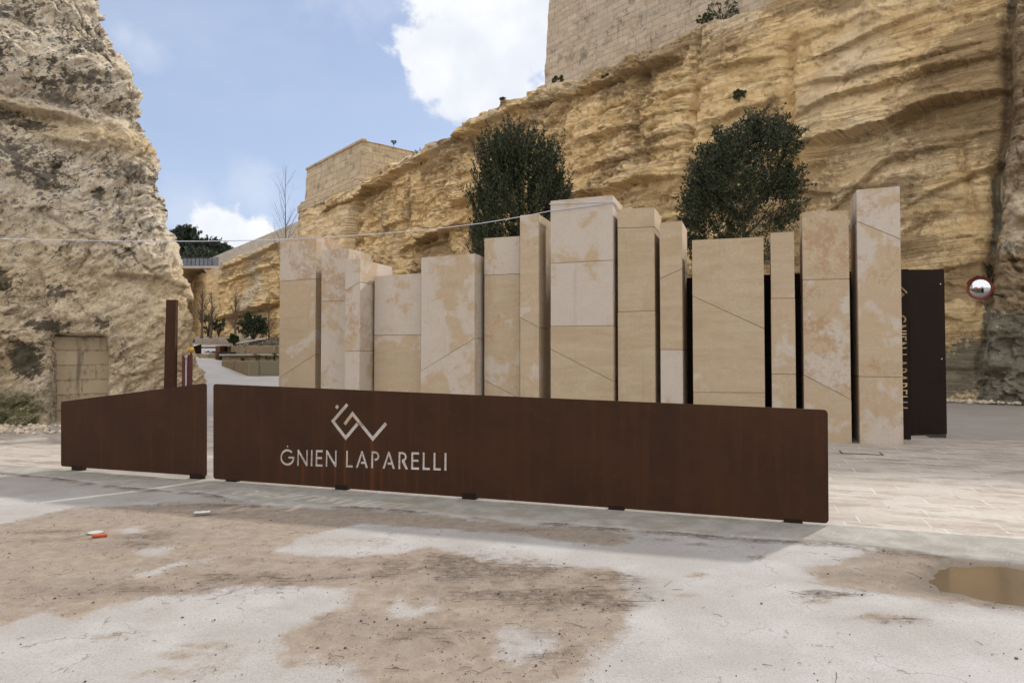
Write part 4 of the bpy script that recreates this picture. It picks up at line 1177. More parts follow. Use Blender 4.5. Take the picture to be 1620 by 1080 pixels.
def wall_mesh(name, p0, p1, depth, zb_, zt_, batter, mat, parent, nx=120, nz=60, amp=0.05, ragged=0.1, seed=0, z_end=None):
    """battered masonry wall: local x along p0->p1, local y into the wall, z up; front, both ends and top"""
    p0, p1 = np.asarray(p0), np.asarray(p1)
    d = p1 - p0
    L = float(np.hypot(*d))
    yaw = math.atan2(d[1], d[0])
    z_end = zt_ if z_end is None else z_end
    path = [(0, depth)] + [(0, depth * (1 - t)) for t in np.linspace(0, 1, 14)[1:-1]] + [(L * t, 0) for t in np.linspace(0, 1, nx)] + [(L, depth * t) for t in np.linspace(0, 1, 14)[1:]]
    path = np.array(path)
    v = np.linspace(0, 1, nz)[:, None]
    top = zt_ + (z_end - zt_) * path[:, 0] / L + ragged * fbm(path[:, 0] * 0.8, path[:, 1] * 0.8, 500 + seed, 4)
    Zw = zb_ + (top - zb_) * v
    inset = batter * (Zw - zb_)
    cx = np.where(path[:, 0] < 1e-6, 1.0, np.where(path[:, 0] > L - 1e-6, -1.0, 0.0))
    cy = np.where(path[:, 1] < 1e-6, 1.0, 0.0)
    nzv = amp * fbm(path[None, :, 0] * 0.7 + path[None, :, 1], Zw * 0.9, 510 + seed, 4)
    Xw = path[:, 0] + cx * (inset + nzv)
    Yw = path[:, 1] + cy * (inset + nzv)
    rows = np.stack([Xw, Yw, Zw], -1)
    capr = rows[-1].copy()
    capr[:, 1] = depth
    V = np.concatenate([rows, capr[None]], 0)
    o = mesh_np(name, V, grid_faces(*V.shape[:2]), mat, parent, smooth=False)
    return o, yaw, L


fw0, fz0 = lip(848, 0.5)
fw1, fz1 = lip(1235, 0.3)
fo = empty('fortress_wall', (*fw0, 0), math.atan2(*(fw1 - fw0)[::-1]))
tag(fo, 'tall weathered ashlar fortress wall rising from the lip of the ochre cliff', 'fortress wall')
wall_mesh('wall', fw0, fw1, 9.0, fz0 - 2.5, 29.6, 0.075, M['fort'], fo, 220, 150, 0.12, 0.05, 1, z_end=22.2)

# far bastion
bc, ba, bb = np.array([-16.6, 74.5]), np.array([-26.6, 86.5]), np.array([-3.5, 81.0])
bz = 20.0
bas = empty('bastion', (*ba, 0), math.atan2(*(bc - ba)[::-1]))
tag(bas, 'squat bastion of large stone blocks standing on the cliff lip, its corner stained dark', 'bastion')
wall_mesh('wall', ba, bc, 16.0, bz - 1, 25.9, 0.05, M['bastion'], bas, 70, 40, 0.10, 0.12, 2, z_end=26.0)
Lb = float(np.hypot(*(bc - ba)))
MB().box(-0.3, Lb + 0.15, -0.30, 0.8, 21.3, 21.75).build('string_course', M['bastion'], bas, 0.08)
MB().box(0.1, Lb - 0.15, 0.18, 0.9, 25.85, 26.2).build('coping', M['bastion'], bas, 0.08)
MB().box(-0.2, Lb + 0.25, -0.75, 1.2, 20.3, 21.25).build('plinth', M['bastion'], bas, 0.1)
# the rock it stands on: a rough slope falling from the plinth to the cliff
ru, rv = np.meshgrid(np.linspace(0, 1, 120), np.linspace(0, 1, 90))
rz_ = 20.35 - 7.5 * rv
ry_ = -0.55 - 2.2 * rv + 0.45 * fbm(ru * 9, rz_ * 0.9, 640, 5) - 0.25 * np.round(2 * fbm(ru * 3, rz_ * 0.7, 641, 3)) / 2
rx_ = -0.6 + (Lb + 1.6) * ru
rock_v = np.stack([rx_, ry_ * np.sin(np.clip(ru * 14, 0, math.pi / 2)) ** 0.5 + 3.0 * sst(ru, 0.93, 1.0), rz_], -1)
rzero = np.zeros(ru.shape)
mesh_np('rock_base', rock_v, grid_faces(*ru.shape), M['cliff_warm'], bas, attrs=dict(grey=rzero + 0.25, stain=rzero, dark=np.clip(0.6 * fbm(ru * 6, rv * 4, 642, 3), 0, 1)))
MB().box(Lb - 0.28, Lb + 0.30, 4.0, 5.2, 21.9, 23.2).build('window_recess', M['iron'], bas, 0.02)

# parapet along the far part of the cliff
pa0, pz0 = lip(322, 0.5)
pa1, pz1 = lip(474, 0.4)
par = empty('parapet_wall', (*pa0, 0), math.atan2(*(pa1 - pa0)[::-1]))
tag(par, 'long pale parapet wall along the top of the far cliff', 'parapet')
pt0, pt1 = at(323, 411, pa0[1])[2], at(475, 346, pa1[1])[2]
wall_mesh('wall', pa0, pa1, 0.6, min(pz0, pz1) - 1.0, pt0, 0.0, M['parapet'], par, 60, 8, 0.0, 0.0, 3, z_end=pt1)

# bridge that closes the ditch
by = 118.0
bl, br_ = at(268, 425, by), at(326, 425, by)
bz1 = at(300, 425, by)[2]
bri = empty('stone_bridge', (bl[0], by, 0), 0.0)
tag(bri, 'stone arch bridge with a grey railing crossing the far end of the ditch', 'bridge')
W_ = br_[0] - bl[0]
ax = at(305, 440, by)[0] - bl[0]
ar = 2.9
az = at(305, 447, by)[2]
mb = MB()
prof = [(0, bz1)] + [(0, 4.0), (ax - ar, 4.0)] + [(ax + ar * math.cos(t), az + ar * math.sin(t)) for t in np.linspace(math.pi, 0, 24)] + [(ax + ar, 4.0), (W_ + 3, 4.0), (W_ + 3, bz1)]
n_ = len(prof)
mb.add([(x, 0, z) for x, z in prof] + [(x, 6, z) for x, z in prof], [tuple(range(n_)), tuple(range(n_, 2 * n_))[::-1]] + [(i, (i + 1) % n_, n_ + (i + 1) % n_, n_ + i) for i in range(n_)])
mb.build('arch_wall', M['bastion'], bri)
MB().box(-1, W_ + 3, -0.35, 6.3, bz1 + 0.004, bz1 + 0.45).build('deck', M['parapet'], bri, 0.03)
mb = MB().box(-1, W_ + 3, -0.2, -0.14, bz1 + 0.46, bz1 + 1.75)
mb.build('railing_panel', M['rail'], bri)
mb = MB()
for i in range(12):
    mb.box(i * 0.72 - 0.5, i * 0.72 - 0.42, -0.27, -0.21, bz1 + 0.46, bz1 + 1.85)
mb.box(-1, W_ + 3, -0.28, -0.20, bz1 + 1.86, bz1 + 1.95)
mb.build('railing_posts', M['iron'], bri)
# rock behind the arch
hx = lines(-150, 60, -110, 0, 1.2)
hy = np.arange(124, 260, 1.6)
HX, HY = np.meshgrid(hx, hy)
HZ = 6 + 8 * sst(HY, 123, 150) + 5.5 * np.exp(-((HX + 72) / 16) ** 2) * sst(HY, 140, 165) + 2.0 * fbm(HX * .06, HY * .06, 600, 5)
HZ -= 10 * sst(HX, -60, -46)
zero = np.zeros(HX.shape)
mesh_np('hill', np.stack([HX, HY, HZ], -1), grid_faces(*HX.shape), M['cliff_warm'], attrs=dict(grey=zero + 0.5, stain=zero + 0.5, dark=zero))['kind'] = 'structure'


# ------------------------------------------------------------------ plants
def leaf_mesh(name, C, Dn, size, mat, parent=None, wid=0.42, tone=None, rng=RNG, rnd=0.7):
    """one small kite-shaped face per leaf, centre C, pointing roughly along Dn"""
    n = len(C)
    d = Dn + rng.normal(0, rnd, (n, 3))
    d /= np.linalg.norm(d, axis=1)[:, None]
    a = np.cross(d, rng.normal(0, 1, (n, 3)))
    a /= np.linalg.norm(a, axis=1)[:, None] + 1e-9
    s = (size * rng.uniform(0.65, 1.25, n))[:, None]
    nrm = np.cross(d, a)
    V = np.stack([C, C + d * s * 0.5 + a * s * wid * 0.5 + nrm * s * 0.06, C + d * s, C + d * s * 0.5 - a * s * wid * 0.5 + nrm * s * 0.06], 1).reshape(-1, 3)
    F = np.arange(4 * n).reshape(-1, 4)
    t = rng.beta(1.4, 2.2, n) if tone is None else tone
    return mesh_np(name, V, F, mat, parent, smooth=False, attrs=dict(tone=np.repeat(t, 4)))


def twig_leaves(starts, dirs, lens, per, spread, rng=RNG):
    n = len(starts)
    t = rng.uniform(0, 1, (n, per, 1))
    bend = rng.normal(0, 0.10, (n, 1, 3)) * lens[:, None, None] * t ** 2
    C = starts[:, None, :] + dirs[:, None, :] * (lens[:, None, None] * t) + bend + rng.normal(0, spread, (n, per, 3)) * (1.15 - t)
    Dn = np.broadcast_to(dirs[:, None, :], C.shape)
    return C.reshape(-1, 3), Dn.reshape(-1, 3)


def trunk_mesh(base, top, r0, r1, limbs, mat, parent, name='trunk', seed=1, n=9):
    rg = np.random.default_rng(seed)
    mb = MB()
    base, top = np.array(base, float), np.array(top, float)
    pts = [base + (top - base) * t + np.append(rg.normal(0, 0.05, 2) * (t > 0) * (t < 1), 0) for t in np.linspace(0, 1, 7)]
    mb.tube(pts, [r0 * (1 - t) + r1 * t + (0.35 * r0 if t == 0 else 0) for t in np.linspace(0, 1, 7)], n)
    for t0, vec, rad in limbs:
        p = base + (top - base) * t0
        v = np.array(vec, float)
        q = [p + v * t + np.array([0, 0, 0.18 * np.linalg.norm(v)]) * t * t + rg.normal(0, 0.04, 3) * (0 < t < 1) for t in np.linspace(0, 1, 6)]
        mb.tube(q, [rad * (1 - 0.8 * t) for t in np.linspace(0, 1, 6)], 7)
        for k in range(3):
            w = v * 0.5 + rg.normal(0, 0.35, 3) * np.linalg.norm(v)
            s = q[3 + (k % 2)]
            mb.tube([s, s + w * 0.5 + (0, 0, 0.1), s + w + (0, 0, 0.3)], [rad * 0.4, rad * 0.25, rad * 0.1], 5)
    return mb.build(name, mat, parent, smooth=True)


def evergreen(pxc, py_top, py_bot, Y, px_l, px_r, seed, label, upright, lobes):
    rg = np.random.default_rng(seed)
    c = at(pxc, 540, Y)
    gz = g(c[0], Y)
    zt, zbm = at(pxc, py_top, Y)[2], at(pxc, py_bot, Y)[2]
    rx = (px_r - px_l) / 2 / 1080 * Y
    t = empty('evergreen_tree', (c[0], Y, gz))
    tag(t, label, 'tree', 'evergreen trees behind the pillars')
    H = zt - gz
    hb = zbm - gz
    lim = [(rg.uniform(.35, .75), (rx * 0.75 * math.cos(a), rx * 0.75 * math.sin(a), rg.uniform(.5, 1.5)), .045) for a in np.linspace(0, 6.28, 9)[:-1] + rg.uniform(0, .6)]
    trunk_mesh((0, 0, 0), (0, 0, H * 0.8), 0.13, 0.03, lim, M['bark_dark'], t, seed=seed)
    
    ntw = 2300 if upright else 1500
    L_ = np.array(lobes, float)
    pick = rg.choice(len(L_), ntw, p=(L_[:, 2] * L_[:, 3]) / np.sum(L_[:, 2] * L_[:, 3]))
    u = rg.normal(0, 1, (ntw, 3))
    u /= np.linalg.norm(u, axis=1)[:, None]
    u *= (rg.uniform(0.06, 1.0, ntw) ** (1 / 2.4))[:, None]
    k_ = Y / 1080.0
    sgn = rg.uniform(-0.5, 0.5, len(L_))
    P = np.stack([(L_[pick, 0] - pxc) * k_ + u[:, 0] * L_[pick, 2] * k_,
                  sgn[pick] * rx * (np.abs(L_[pick, 0] - pxc) * k_ < rx) + u[:, 1] * L_[pick, 2] * k_ * 1.15,
                  CAM_H - gz + (HORIZON - L_[pick, 1]) * k_ + u[:, 2] * L_[pick, 3] * k_], -1)
    gap = fbm(P[:, 0] * 1.7 + P[:, 1] * 0.9, P[:, 2] * 1.5 + P[:, 1], 720 + seed, 3)
    keep_ = gap > (-0.24 if upright else -0.20)
    P = P[keep_]
    th = np.arctan2(P[:, 1], P[:, 0])
    out = np.stack([np.cos(th), np.sin(th), np.zeros_like(th)], -1)
    if upright:
        dirs = out * 0.30 + np.array([0, 0, 1.0]) + rg.normal(0, 0.16, P.shape)
        lens = rg.uniform(0.40, 0.85, len(P)) * Y / 22.0
        per, spr, ls = 36, 0.06, 0.085
    else:
        dirs = out * 0.75 + np.array([0, 0, 0.65]) + rg.normal(0, 0.4, P.shape)
        lens = rg.uniform(0.30, 0.62, len(P)) * Y / 20.0
        per, spr, ls = 56, 0.11, 0.085
    dirs /= np.linalg.norm(dirs, axis=1)[:, None]
    P = P - dirs * lens[:, None] * 0.45
    C_, D_ = twig_leaves(P, dirs, lens, per, spr, rg)
    leaf_mesh('crown', C_, D_, ls * Y / 21.0, M['leaf_oak'], t, 0.45, rng=rg, rnd=0.55)
    return t


evergreen(822, 190, 400, 28.5, 738, 903, 3, 'dense dark egg-shaped evergreen with upright shoots, behind the row\'s middle pillars', True,
          [(822, 300, 70, 92), (790, 272, 42, 62), (846, 268, 46, 52), (868, 330, 34, 62), (768, 340, 28, 68), (776, 396, 30, 44), (832, 392, 56, 44), (812, 250, 44, 34), (886, 306, 20, 40), (884, 352, 24, 46), (752, 330, 18, 52)])
evergreen(1178, 152, 425, 25.0, 1086, 1270, 5, 'looser clumpy dark evergreen with a pointed top, behind the wide tan pillar', False,
          [(1224, 238, 22, 36), (1128, 250, 22, 30), (1174, 312, 68, 78), (1196, 224, 38, 52), (1208, 180, 18, 22), (1232, 206, 20, 32), (1122, 286, 34, 42), (1232, 318, 32, 56), (1112, 366, 26, 40), (1172, 392, 66, 34), (1150, 244, 32, 34), (1242, 300, 22, 26), (1138, 262, 36, 40), (1164, 212, 26, 28), (1100, 330, 24, 34)])


def bare_tree(px, py_base, py_top, Y, label, seed, r0=0.06, spread=0.16, nb=26, ground=None, depth=2, group='bare young trees in the garden'):
    rg = np.random.default_rng(seed)
    c = at(px, 540, Y)
    gz = g(c[0], Y) if ground is None else ground
    H = at(px, py_top, Y)[2] - gz
    t = empty('bare_tree', (c[0], Y, gz))
    tag(t, label, 'tree', group)
    mb = MB()
    pts = [np.array([rg.normal(0, 0.02) * H * 0.2 * (k > 0), rg.normal(0, 0.02) * H * 0.2, H * k / 8]) for k in range(9)]
    mb.tube(pts, [r0 * (1 - 0.88 * k / 8) for k in range(9)], 7)
    mb.build('trunk', M['bark'], t, smooth=True)
    mb = MB()
    for i in range(nb):
        s = rg.uniform(0.28, 0.97)
        k = min(int(s * 8), 7)
        p = pts[k] + (pts[k + 1] - pts[k]) * (s * 8 - k)
        a = rg.uniform(0, 6.28)
        L = H * spread * (1.25 - s) * rg.uniform(0.6, 1.2) + 0.15
        v = np.array([math.cos(a) * L * 0.55, math.sin(a) * L * 0.55, L])
        q = [p, p + v * 0.5 + rg.normal(0, 0.03, 3), p + v + rg.normal(0, 0.05, 3)]
        rb = r0 * 0.32 * (1.1 - s)
        mb.tube(q, [rb, rb * 0.6, rb * 0.25], 5, False)
        for j in range(4):
            w = q[1] + (q[2] - q[1]) * rg.uniform(0, 0.9) if j % 2 else q[0] + (q[1] - q[0]) * rg.uniform(0.3, 1)
            u = v * 0.28 + rg.normal(0, 0.16, 3) * L
            mb.tube([w, w + u], [rb * 0.4, rb * 0.15], 4, False)
    mb.build('crown', M['bark'], t, smooth=True)
    return t


bare_tree(449, 0, 262, 30.0, 'tall leafless sapling rising over the row\'s first pillar against the sky', 11, 0.055, 0.20, 46)
bare_tree(472, 0, 318, 33.0, 'short thin leafless sapling beside the tall one, above the first pillar', 12, 0.03, 0.18, 18)
bare_tree(319, 0, 452, 52.0, 'leafless tree with a broad feathery crown nearest the pale cliff', 13, 0.12, 0.26, 60)
bare_tree(334, 0, 462, 54.0, 'leafless tree above the raised bed, half hidden by small green foliage', 14, 0.14, 0.22, 46)
bare_tree(372, 0, 455, 44.0, 'slim dark-stemmed leafless tree behind the curved bed', 15, 0.11, 0.24, 44)
bare_tree(425, 0, 470, 47.0, 'thin leafless tree beside the rounded olive bush', 16, 0.09, 0.2, 26)


def tuft(name, pos, width, H, label, cat, mat, seed, n=60, per=40, leaf=0.09, group=None):
    rg = np.random.default_rng(seed)
    rx = width / 2
    t = empty(name, tuple(pos))
    tag(t, label, cat, group)
    th, h = rg.uniform(0, 6.28, n), rg.beta(1.5, 1.1, n)
    rad = rx * np.sqrt(rg.uniform(0.05, 1, n)) * np.sqrt(np.clip(1.02 - ((h - 0.5) / 0.55) ** 2, 0.08, 1)) * (1 + 0.5 * fbm(np.cos(th) * 2, np.sin(th) * 2 + h * 3, seed, 2))
    P = np.stack([rad * np.cos(th), rad * np.sin(th), 0.10 * H + h * H * 0.80], -1)
    dirs = np.stack([np.cos(th) * 0.7, np.sin(th) * 0.7, np.full(n, 0.8)], -1) + rg.normal(0, 0.35, (n, 3))
    dirs /= np.linalg.norm(dirs, axis=1)[:, None]
    lens = rg.uniform(0.14, 0.36, n) * max(H, 0.25)
    C_, D_ = twig_leaves(P - dirs * lens[:, None] * 0.4, dirs, lens, per, 0.06 * max(rx, 0.12), rg)
    leaf_mesh('foliage', C_, D_, leaf, mat, t, 0.42, rng=rg)
    mb = MB()
    for k in range(5):
        a = k * 1.3 + seed
        mb.tube([(0, 0, -0.15), (rx * .25 * math.cos(a), rx * .25 * math.sin(a), H * .3), (rx * .55 * math.cos(a), rx * .55 * math.sin(a), H * .65)], [0.035 * H, 0.02 * H, 0.008 * H], 6, False)
    mb.build('stems', M['bark_dark'], t, smooth=True)
    return t


def bush(name, px, py_base, py_top, Y, px_w, label, cat, mat, seed, n=60, per=40, leaf=0.09, group=None):
    c = at(px, py_base, Y)
    return tuft(name, c, px_w / 1080 * Y, at(px, py_top, Y)[2] - c[2], label, cat, mat, seed, n, per, leaf, group)


bush('olive_bush', 401, 538, 496, 46.0, 42, 'round dark green olive bush growing on the mound beyond the beds', 'bush', M['leaf_olive'], 21, 90, 34, 0.19)
bush('olive_tree', 346, 530, 503, 54.5, 22, 'small grey-green olive tree among the bare trees', 'tree', M['leaf_olive'], 22, 30, 26, 0.16)
bush('olive_tree', 329, 530, 497, 55.0, 18, 'wispy olive tree at the foot of the leafless trees nearest the bridge', 'tree', M['leaf_olive'], 23, 24, 22, 0.16)
bush('garden_shrub', 370, 548, 530, 39.0, 12, 'bushy green shrub spilling over the end of the middle bed', 'shrub', M['leaf_weed'], 24, 40, 30, 0.12, 'small shrubs in the beds')

# trees on the hill behind the bridge
FT = [(292, 400, 357, 168, 46, 'flat-topped pine leaning out above the pale cliff on the skyline', 'pine_tree'),
      (304, 428, 378, 170, 54, 'dark dense tree straight above the bridge railing', 'hill_tree'),
      (330, 428, 377, 175, 50, 'dark dense tree on the skyline beside the parapet', 'hill_tree'),
      (284, 428, 382, 165, 44, 'dark tree half hidden by the pale cliff above the bridge', 'hill_tree'),
      (347, 418, 386, 178, 34, 'low dark tree where the hill meets the parapet', 'hill_tree'),
      (318, 436, 394, 160, 70, 'broad dark shrub hanging over the back of the bridge', 'hill_tree'),
      (308, 466, 432, 128, 34, 'dark shrub seen through the arch of the bridge', 'arch_shrub'),
      (300, 446, 422, 130, 30, 'dark creeper-covered shrub filling the top of the arch', 'arch_shrub')]
for i, (px, pb, pt, Y, w, lab, nm) in enumerate(FT):
    bush(nm, px, pb, pt, Y, w, lab, 'tree' if 'tree' in nm else 'shrub', M['leaf_pine'], 40 + i, 150 if w > 25 else 70, 46, 0.55, 'trees on the hill behind the bridge')


# ------------------------------------------------------------------ garden beds
def wall_line(mb, pts, h, th, z0=None, drop=0.5):
    for a, c in zip(pts[:-1], pts[1:]):
        a, c = np.array(a), np.array(c)
        d = (c - a)[:2] / np.hypot(*(c - a)[:2])
        nrm = np.array([-d[1], d[0]]) * th
        if nrm[1] < 0:
            nrm = -nrm
        ht = h if not hasattr(h, '__len__') else h
        za, zc = (a[2], c[2])
        mb.hexa([(a[0], a[1], za - drop), (c[0], c[1], zc - drop), (c[0] + nrm[0], c[1] + nrm[1], zc - drop), (a[0] + nrm[0], a[1] + nrm[1], za - drop)],
                [(a[0], a[1], ht), (c[0], c[1], ht), (c[0] + nrm[0], c[1] + nrm[1], ht), (a[0] + nrm[0], a[1] + nrm[1], ht)])
    return mb


def local(t, pts):
    return [np.array(p) - np.array(t.location) for p in pts]


# near bed
A0, A1, A2 = hit(350.5, 579), hit(393, 596), hit(470, 595.5)
zA = at(393, 570.5, A1[1])[2]
pl = empty('planter', A1)
tag(pl, 'nearest garden bed, stone sided with a dull grey-green front, beside the first pillar', 'planter', 'terraced garden beds')
l = local(pl, [A0, A1, A2])
wall_line(MB(), l[:2], zA - A1[2], 0.25).build('side_wall', M['planter'], pl, 0.02)
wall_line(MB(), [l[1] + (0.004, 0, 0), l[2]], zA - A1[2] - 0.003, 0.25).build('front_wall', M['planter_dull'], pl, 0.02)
b0, b1 = at(351, 572, A0[1] + 1.2), at(470, 571, A2[1] + 4.0)
b0[2] = b1[2] = zA - 0.3
zAb = at(400, 562.5, A1[1] + 3.0)[2]
lb = local(pl, [b0, b1])
wall_line(MB(), lb, zAb - A1[2], 0.35).build('back_wall', M['planter'], pl, 0.02)
MB().hexa([(lb[0][0] - .1, lb[0][1] - .1, zAb - A1[2] + .002), (lb[1][0], lb[1][1] - .1, zAb - A1[2] + .002), (lb[1][0], lb[1][1] + .6, zAb - A1[2] + .002), (lb[0][0], lb[0][1] + .6, zAb - A1[2] + .002)],
          [(lb[0][0] - .1, lb[0][1] - .1, zAb - A1[2] + .09), (lb[1][0], lb[1][1] - .1, zAb - A1[2] + .09), (lb[1][0], lb[1][1] + .6, zAb - A1[2] + .09), (lb[0][0], lb[0][1] + .6, zAb - A1[2] + .09)]).build('coping', M['coping'], pl, 0.015)
zs = zA - A1[2] - 0.08
MB().add([(l[0][0], l[0][1] + .25, zs), (l[1][0], l[1][1] + .25, zs), (l[2][0], l[2][1] + .25, zs), (lb[1][0], lb[1][1], zs), (lb[0][0], lb[0][1], zs)], [(0, 1, 2, 3, 4)]).build('soil', M['soil'], pl)
for i, (px, pw_, pt) in enumerate([(407, 8, 560), (424, 9, 563), (434, 8, 558), (384, 5, 567)]):
    Yp = A1[1] + 1.4
    bush('young_plant', px, 571, pt, Yp, pw_, ['leafy young plant in the middle of the near bed', 'sprawling low young plant in the near bed', 'tallest young plant in the near bed, next to the first pillar', 'tiny seedling at the corner of the near bed'][i], 'plant', M['leaf_weed'], 60 + i, 14, 14, 0.055, 'young plants in the near bed')

# middle bed with mound
B0, B1, B2 = hit(353, 562), hit(365, 566), hit(470, 566)
Yb = 34.0
p0, p1, p2 = at(353.5, 562, Yb + 1.5), at(366, 563, Yb), at(475, 563, Yb - 1.0)
zB = at(400, 547, Yb)[2]
for p in (p0, p1, p2):
    p[2] = g(p[0], p[1])
pl = empty('planter', p1)
tag(pl, 'middle garden bed, tan stone wall under a planted mound edged by a white kerb', 'planter', 'terraced garden beds')
l = local(pl, [p0, p1, p2])
wall_line(MB(), l[:2], zB - p1[2], 0.3).build('side_wall', M['planter'], pl, 0.02)
wall_line(MB(), [l[1] + (0.004, 0, 0), l[2]], zB - p1[2] - 0.003, 0.3).build('front_wall', M['planter'], pl, 0.02)
# mound
mx, my = np.meshgrid(np.linspace(0, 1, 40), np.linspace(0, 1, 16))
xa = p0[0] + 0.3 + (p2[0] - p0[0]) * mx
ya = Yb + 0.25 + 7.0 * my - 1.0 * mx
za = zB - 0.05 + 1.05 * np.sin(np.clip(my, 0, 1) * math.pi * 0.5) * sst(mx, 0.0, 0.55) + 0.05 * fbm(xa * 1.5, ya * 1.5, 640, 3)
mv = np.stack([xa - p1[0], ya - p1[1], za - p1[2]], -1)
mesh_np('soil', mv, grid_faces(*mv.shape[:2]), M['soil'], pl)
ke = [at(374, 544, Yb + 3.2), at(392, 540.5, Yb + 3.2), at(408, 537.5, Yb + 3.2), at(424, 535.5, Yb + 3.2)]
mb = MB()
mb.tube(local(pl, ke), 0.06, 6)
mb.build('kerb', M['coping'], pl)
mb = MB()
ke2 = [at(415, 542.5, Yb + 1.2), at(428, 543.5, Yb + 1.2), at(440, 546.5, Yb + 1.2), at(460, 549, Yb + 1.2)]
mb.tube(local(pl, ke2), 0.06, 6)
mb.build('kerb', M['coping'], pl)
rg = np.random.default_rng(5)
n = 900
cx_, cy_ = rg.integers(6, 39, n), rg.integers(0, 14, n)
leaf_mesh('ground_cover', mv[cy_, cx_] + rg.normal(0, 0.15, (n, 3)) * (1, 1, 0.2) + (0, 0, 0.02), np.tile([0, 0, 1.0], (n, 1)), 0.12, M['leaf_olive'], pl, rng=rg)['kind'] = 'stuff'

# small bed on the far side of the path, steel boxes, bench, back wall
C0, C1, C2 = hit(304, 557), hit(316, 567), hit(343, 567.5)
pl = empty('planter', C1)
tag(pl, 'small low bed with a white kerb at the bend of the path', 'planter', 'terraced garden beds')
l = local(pl, [C0, C1, C2])
zc = at(320, 559.5, C1[1])[2] - C1[2]
wall_line(MB(), l[:2], zc, 0.25).build('side_wall', M['planter'], pl, 0.02)
wall_line(MB(), [l[1] + (0.004, 0, 0), l[2]], zc - 0.003, 0.25).build('front_wall', M['planter'], pl, 0.02)
MB().add([(l[0][0], l[0][1], zc - .05), (l[1][0], l[1][1] + .2, zc - .05), (l[2][0], l[2][1] + .2, zc - .05), (l[2][0] + 1, l[2][1] + 5, zc + .25), (l[0][0], l[0][1] + 5, zc + .25)], [(0, 1, 2, 3, 4)]).build('soil', M['soil'], pl)
rg = np.random.default_rng(6)
n = 300
leaf_mesh('ground_cover', np.stack([rg.uniform(l[1][0], l[2][0], n), rg.uniform(.4, 4, n), np.full(n, zc + .05)], -1), np.tile([0, 0, 1.0], (n, 1)), 0.12, M['leaf_olive'], pl, rng=rg)['kind'] = 'stuff'

Ys = C2[1] - 0.8
q0, q1 = at(340.5, 567, Ys), at(353.5, 567, Ys)
zt_ = at(346, 547, Ys)[2]
t = empty('steel_box', (q0[0], Ys, q0[2]))
tag(t, 'rusty orange steel cabinet standing between two garden beds', 'cabinet')
w_ = q1[0] - q0[0]
MB().box(0, w_ * 0.55, 0, 0.5, -0.3, zt_ - q0[2]).build('door', M['corten_red'], t, 0.01)
MB().box(w_ * 0.55 + .01, w_, 0.01, 0.5, -0.3, zt_ - q0[2]).build('side_panel', M['corten'], t, 0.01)
q2 = at(318, 549.5, C1[1] + 2.5)
t = empty('steel_rail', q2)
tag(t, 'dark rusty steel panel with a thin rail behind the small bed', 'rail')
e_ = at(341, 549.5, C1[1] + 2.5)
mb = MB().box(0, e_[0] - q2[0], 0, .05, -.04, .04)
mb.build('rail_bar', M['iron'], t)
a_, c_ = at(306, 555, C1[1] + 2.5), at(318, 544.5, C1[1] + 2.5)
MB().hexa([(a_[0] - q2[0], .0, a_[2] - q2[2] - .4), (0, 0, a_[2] - q2[2] - .4), (0, .06, a_[2] - q2[2] - .4), (a_[0] - q2[0], .06, a_[2] - q2[2] - .4)],
          [(a_[0] - q2[0], 0, a_[2] - q2[2] + .25), (0, 0, c_[2] - q2[2]), (0, .06, c_[2] - q2[2]), (a_[0] - q2[0], .06, a_[2] - q2[2] + .25)]).build('panel', M['corten_dark'], t)
q3, q4 = hit(343.5, 570.5), hit(351, 571.5)
t = empty('bench', (q3[0], q3[1], q3[2]))
tag(t, 'dark low bench end beside the near garden bed', 'bench')
bw = q4[0] - q3[0]
MB().box(0, bw + .5, 0, .45, .36, .44).build('seat', M['iron'], t, 0.01)
MB().box(0.05, .13, 0.03, .42, -.05, .358).build('leg', M['iron'], t)
MB().box(bw + .3, bw + .38, 0.03, .42, -.05, .358).build('leg', M['iron'], t)
Yw = 49.0
w0, w1 = at(308, 553, Yw), at(400, 553, Yw + 1)
t = empty('retaining_wall', (w0[0], Yw, g(w0[0], Yw)))
tag(t, 'pale stone retaining wall under the bare trees at the end of the path', 'wall')
hz = at(340, 535, Yw)[2] - t.location.z
MB().box(0, w1[0] - w0[0], 0, .4, -2.0, hz).build('wall', M['parapet'], t, 0.02)
MB().box(-1, w1[0] - w0[0], .41, 8, hz - .6, hz - .04).build('soil', M['soil'], t)

# ------------------------------------------------------------------ stone pillars
ROW = np.array([7.30, 13.05])
PYAW = R(-20.0)
PU_ = np.array([math.cos(PYAW), math.sin(PYAW)])
PW_ = np.array([-PU_[1], PU_[0]])


def row_point(px, off=0.0):
    k = pix_dir(px, 540)
    k = k[0] / k[1]
    o = ROW + PW_ * off
    t = (k * o[1] - o[0]) / (PU_[0] - k * PU_[1])
    return o + PU_ * t


def z_at(px, py, p):
    d = pix_dir(px, py)
    return CAM_H + d[2] / d[1] * p[1]


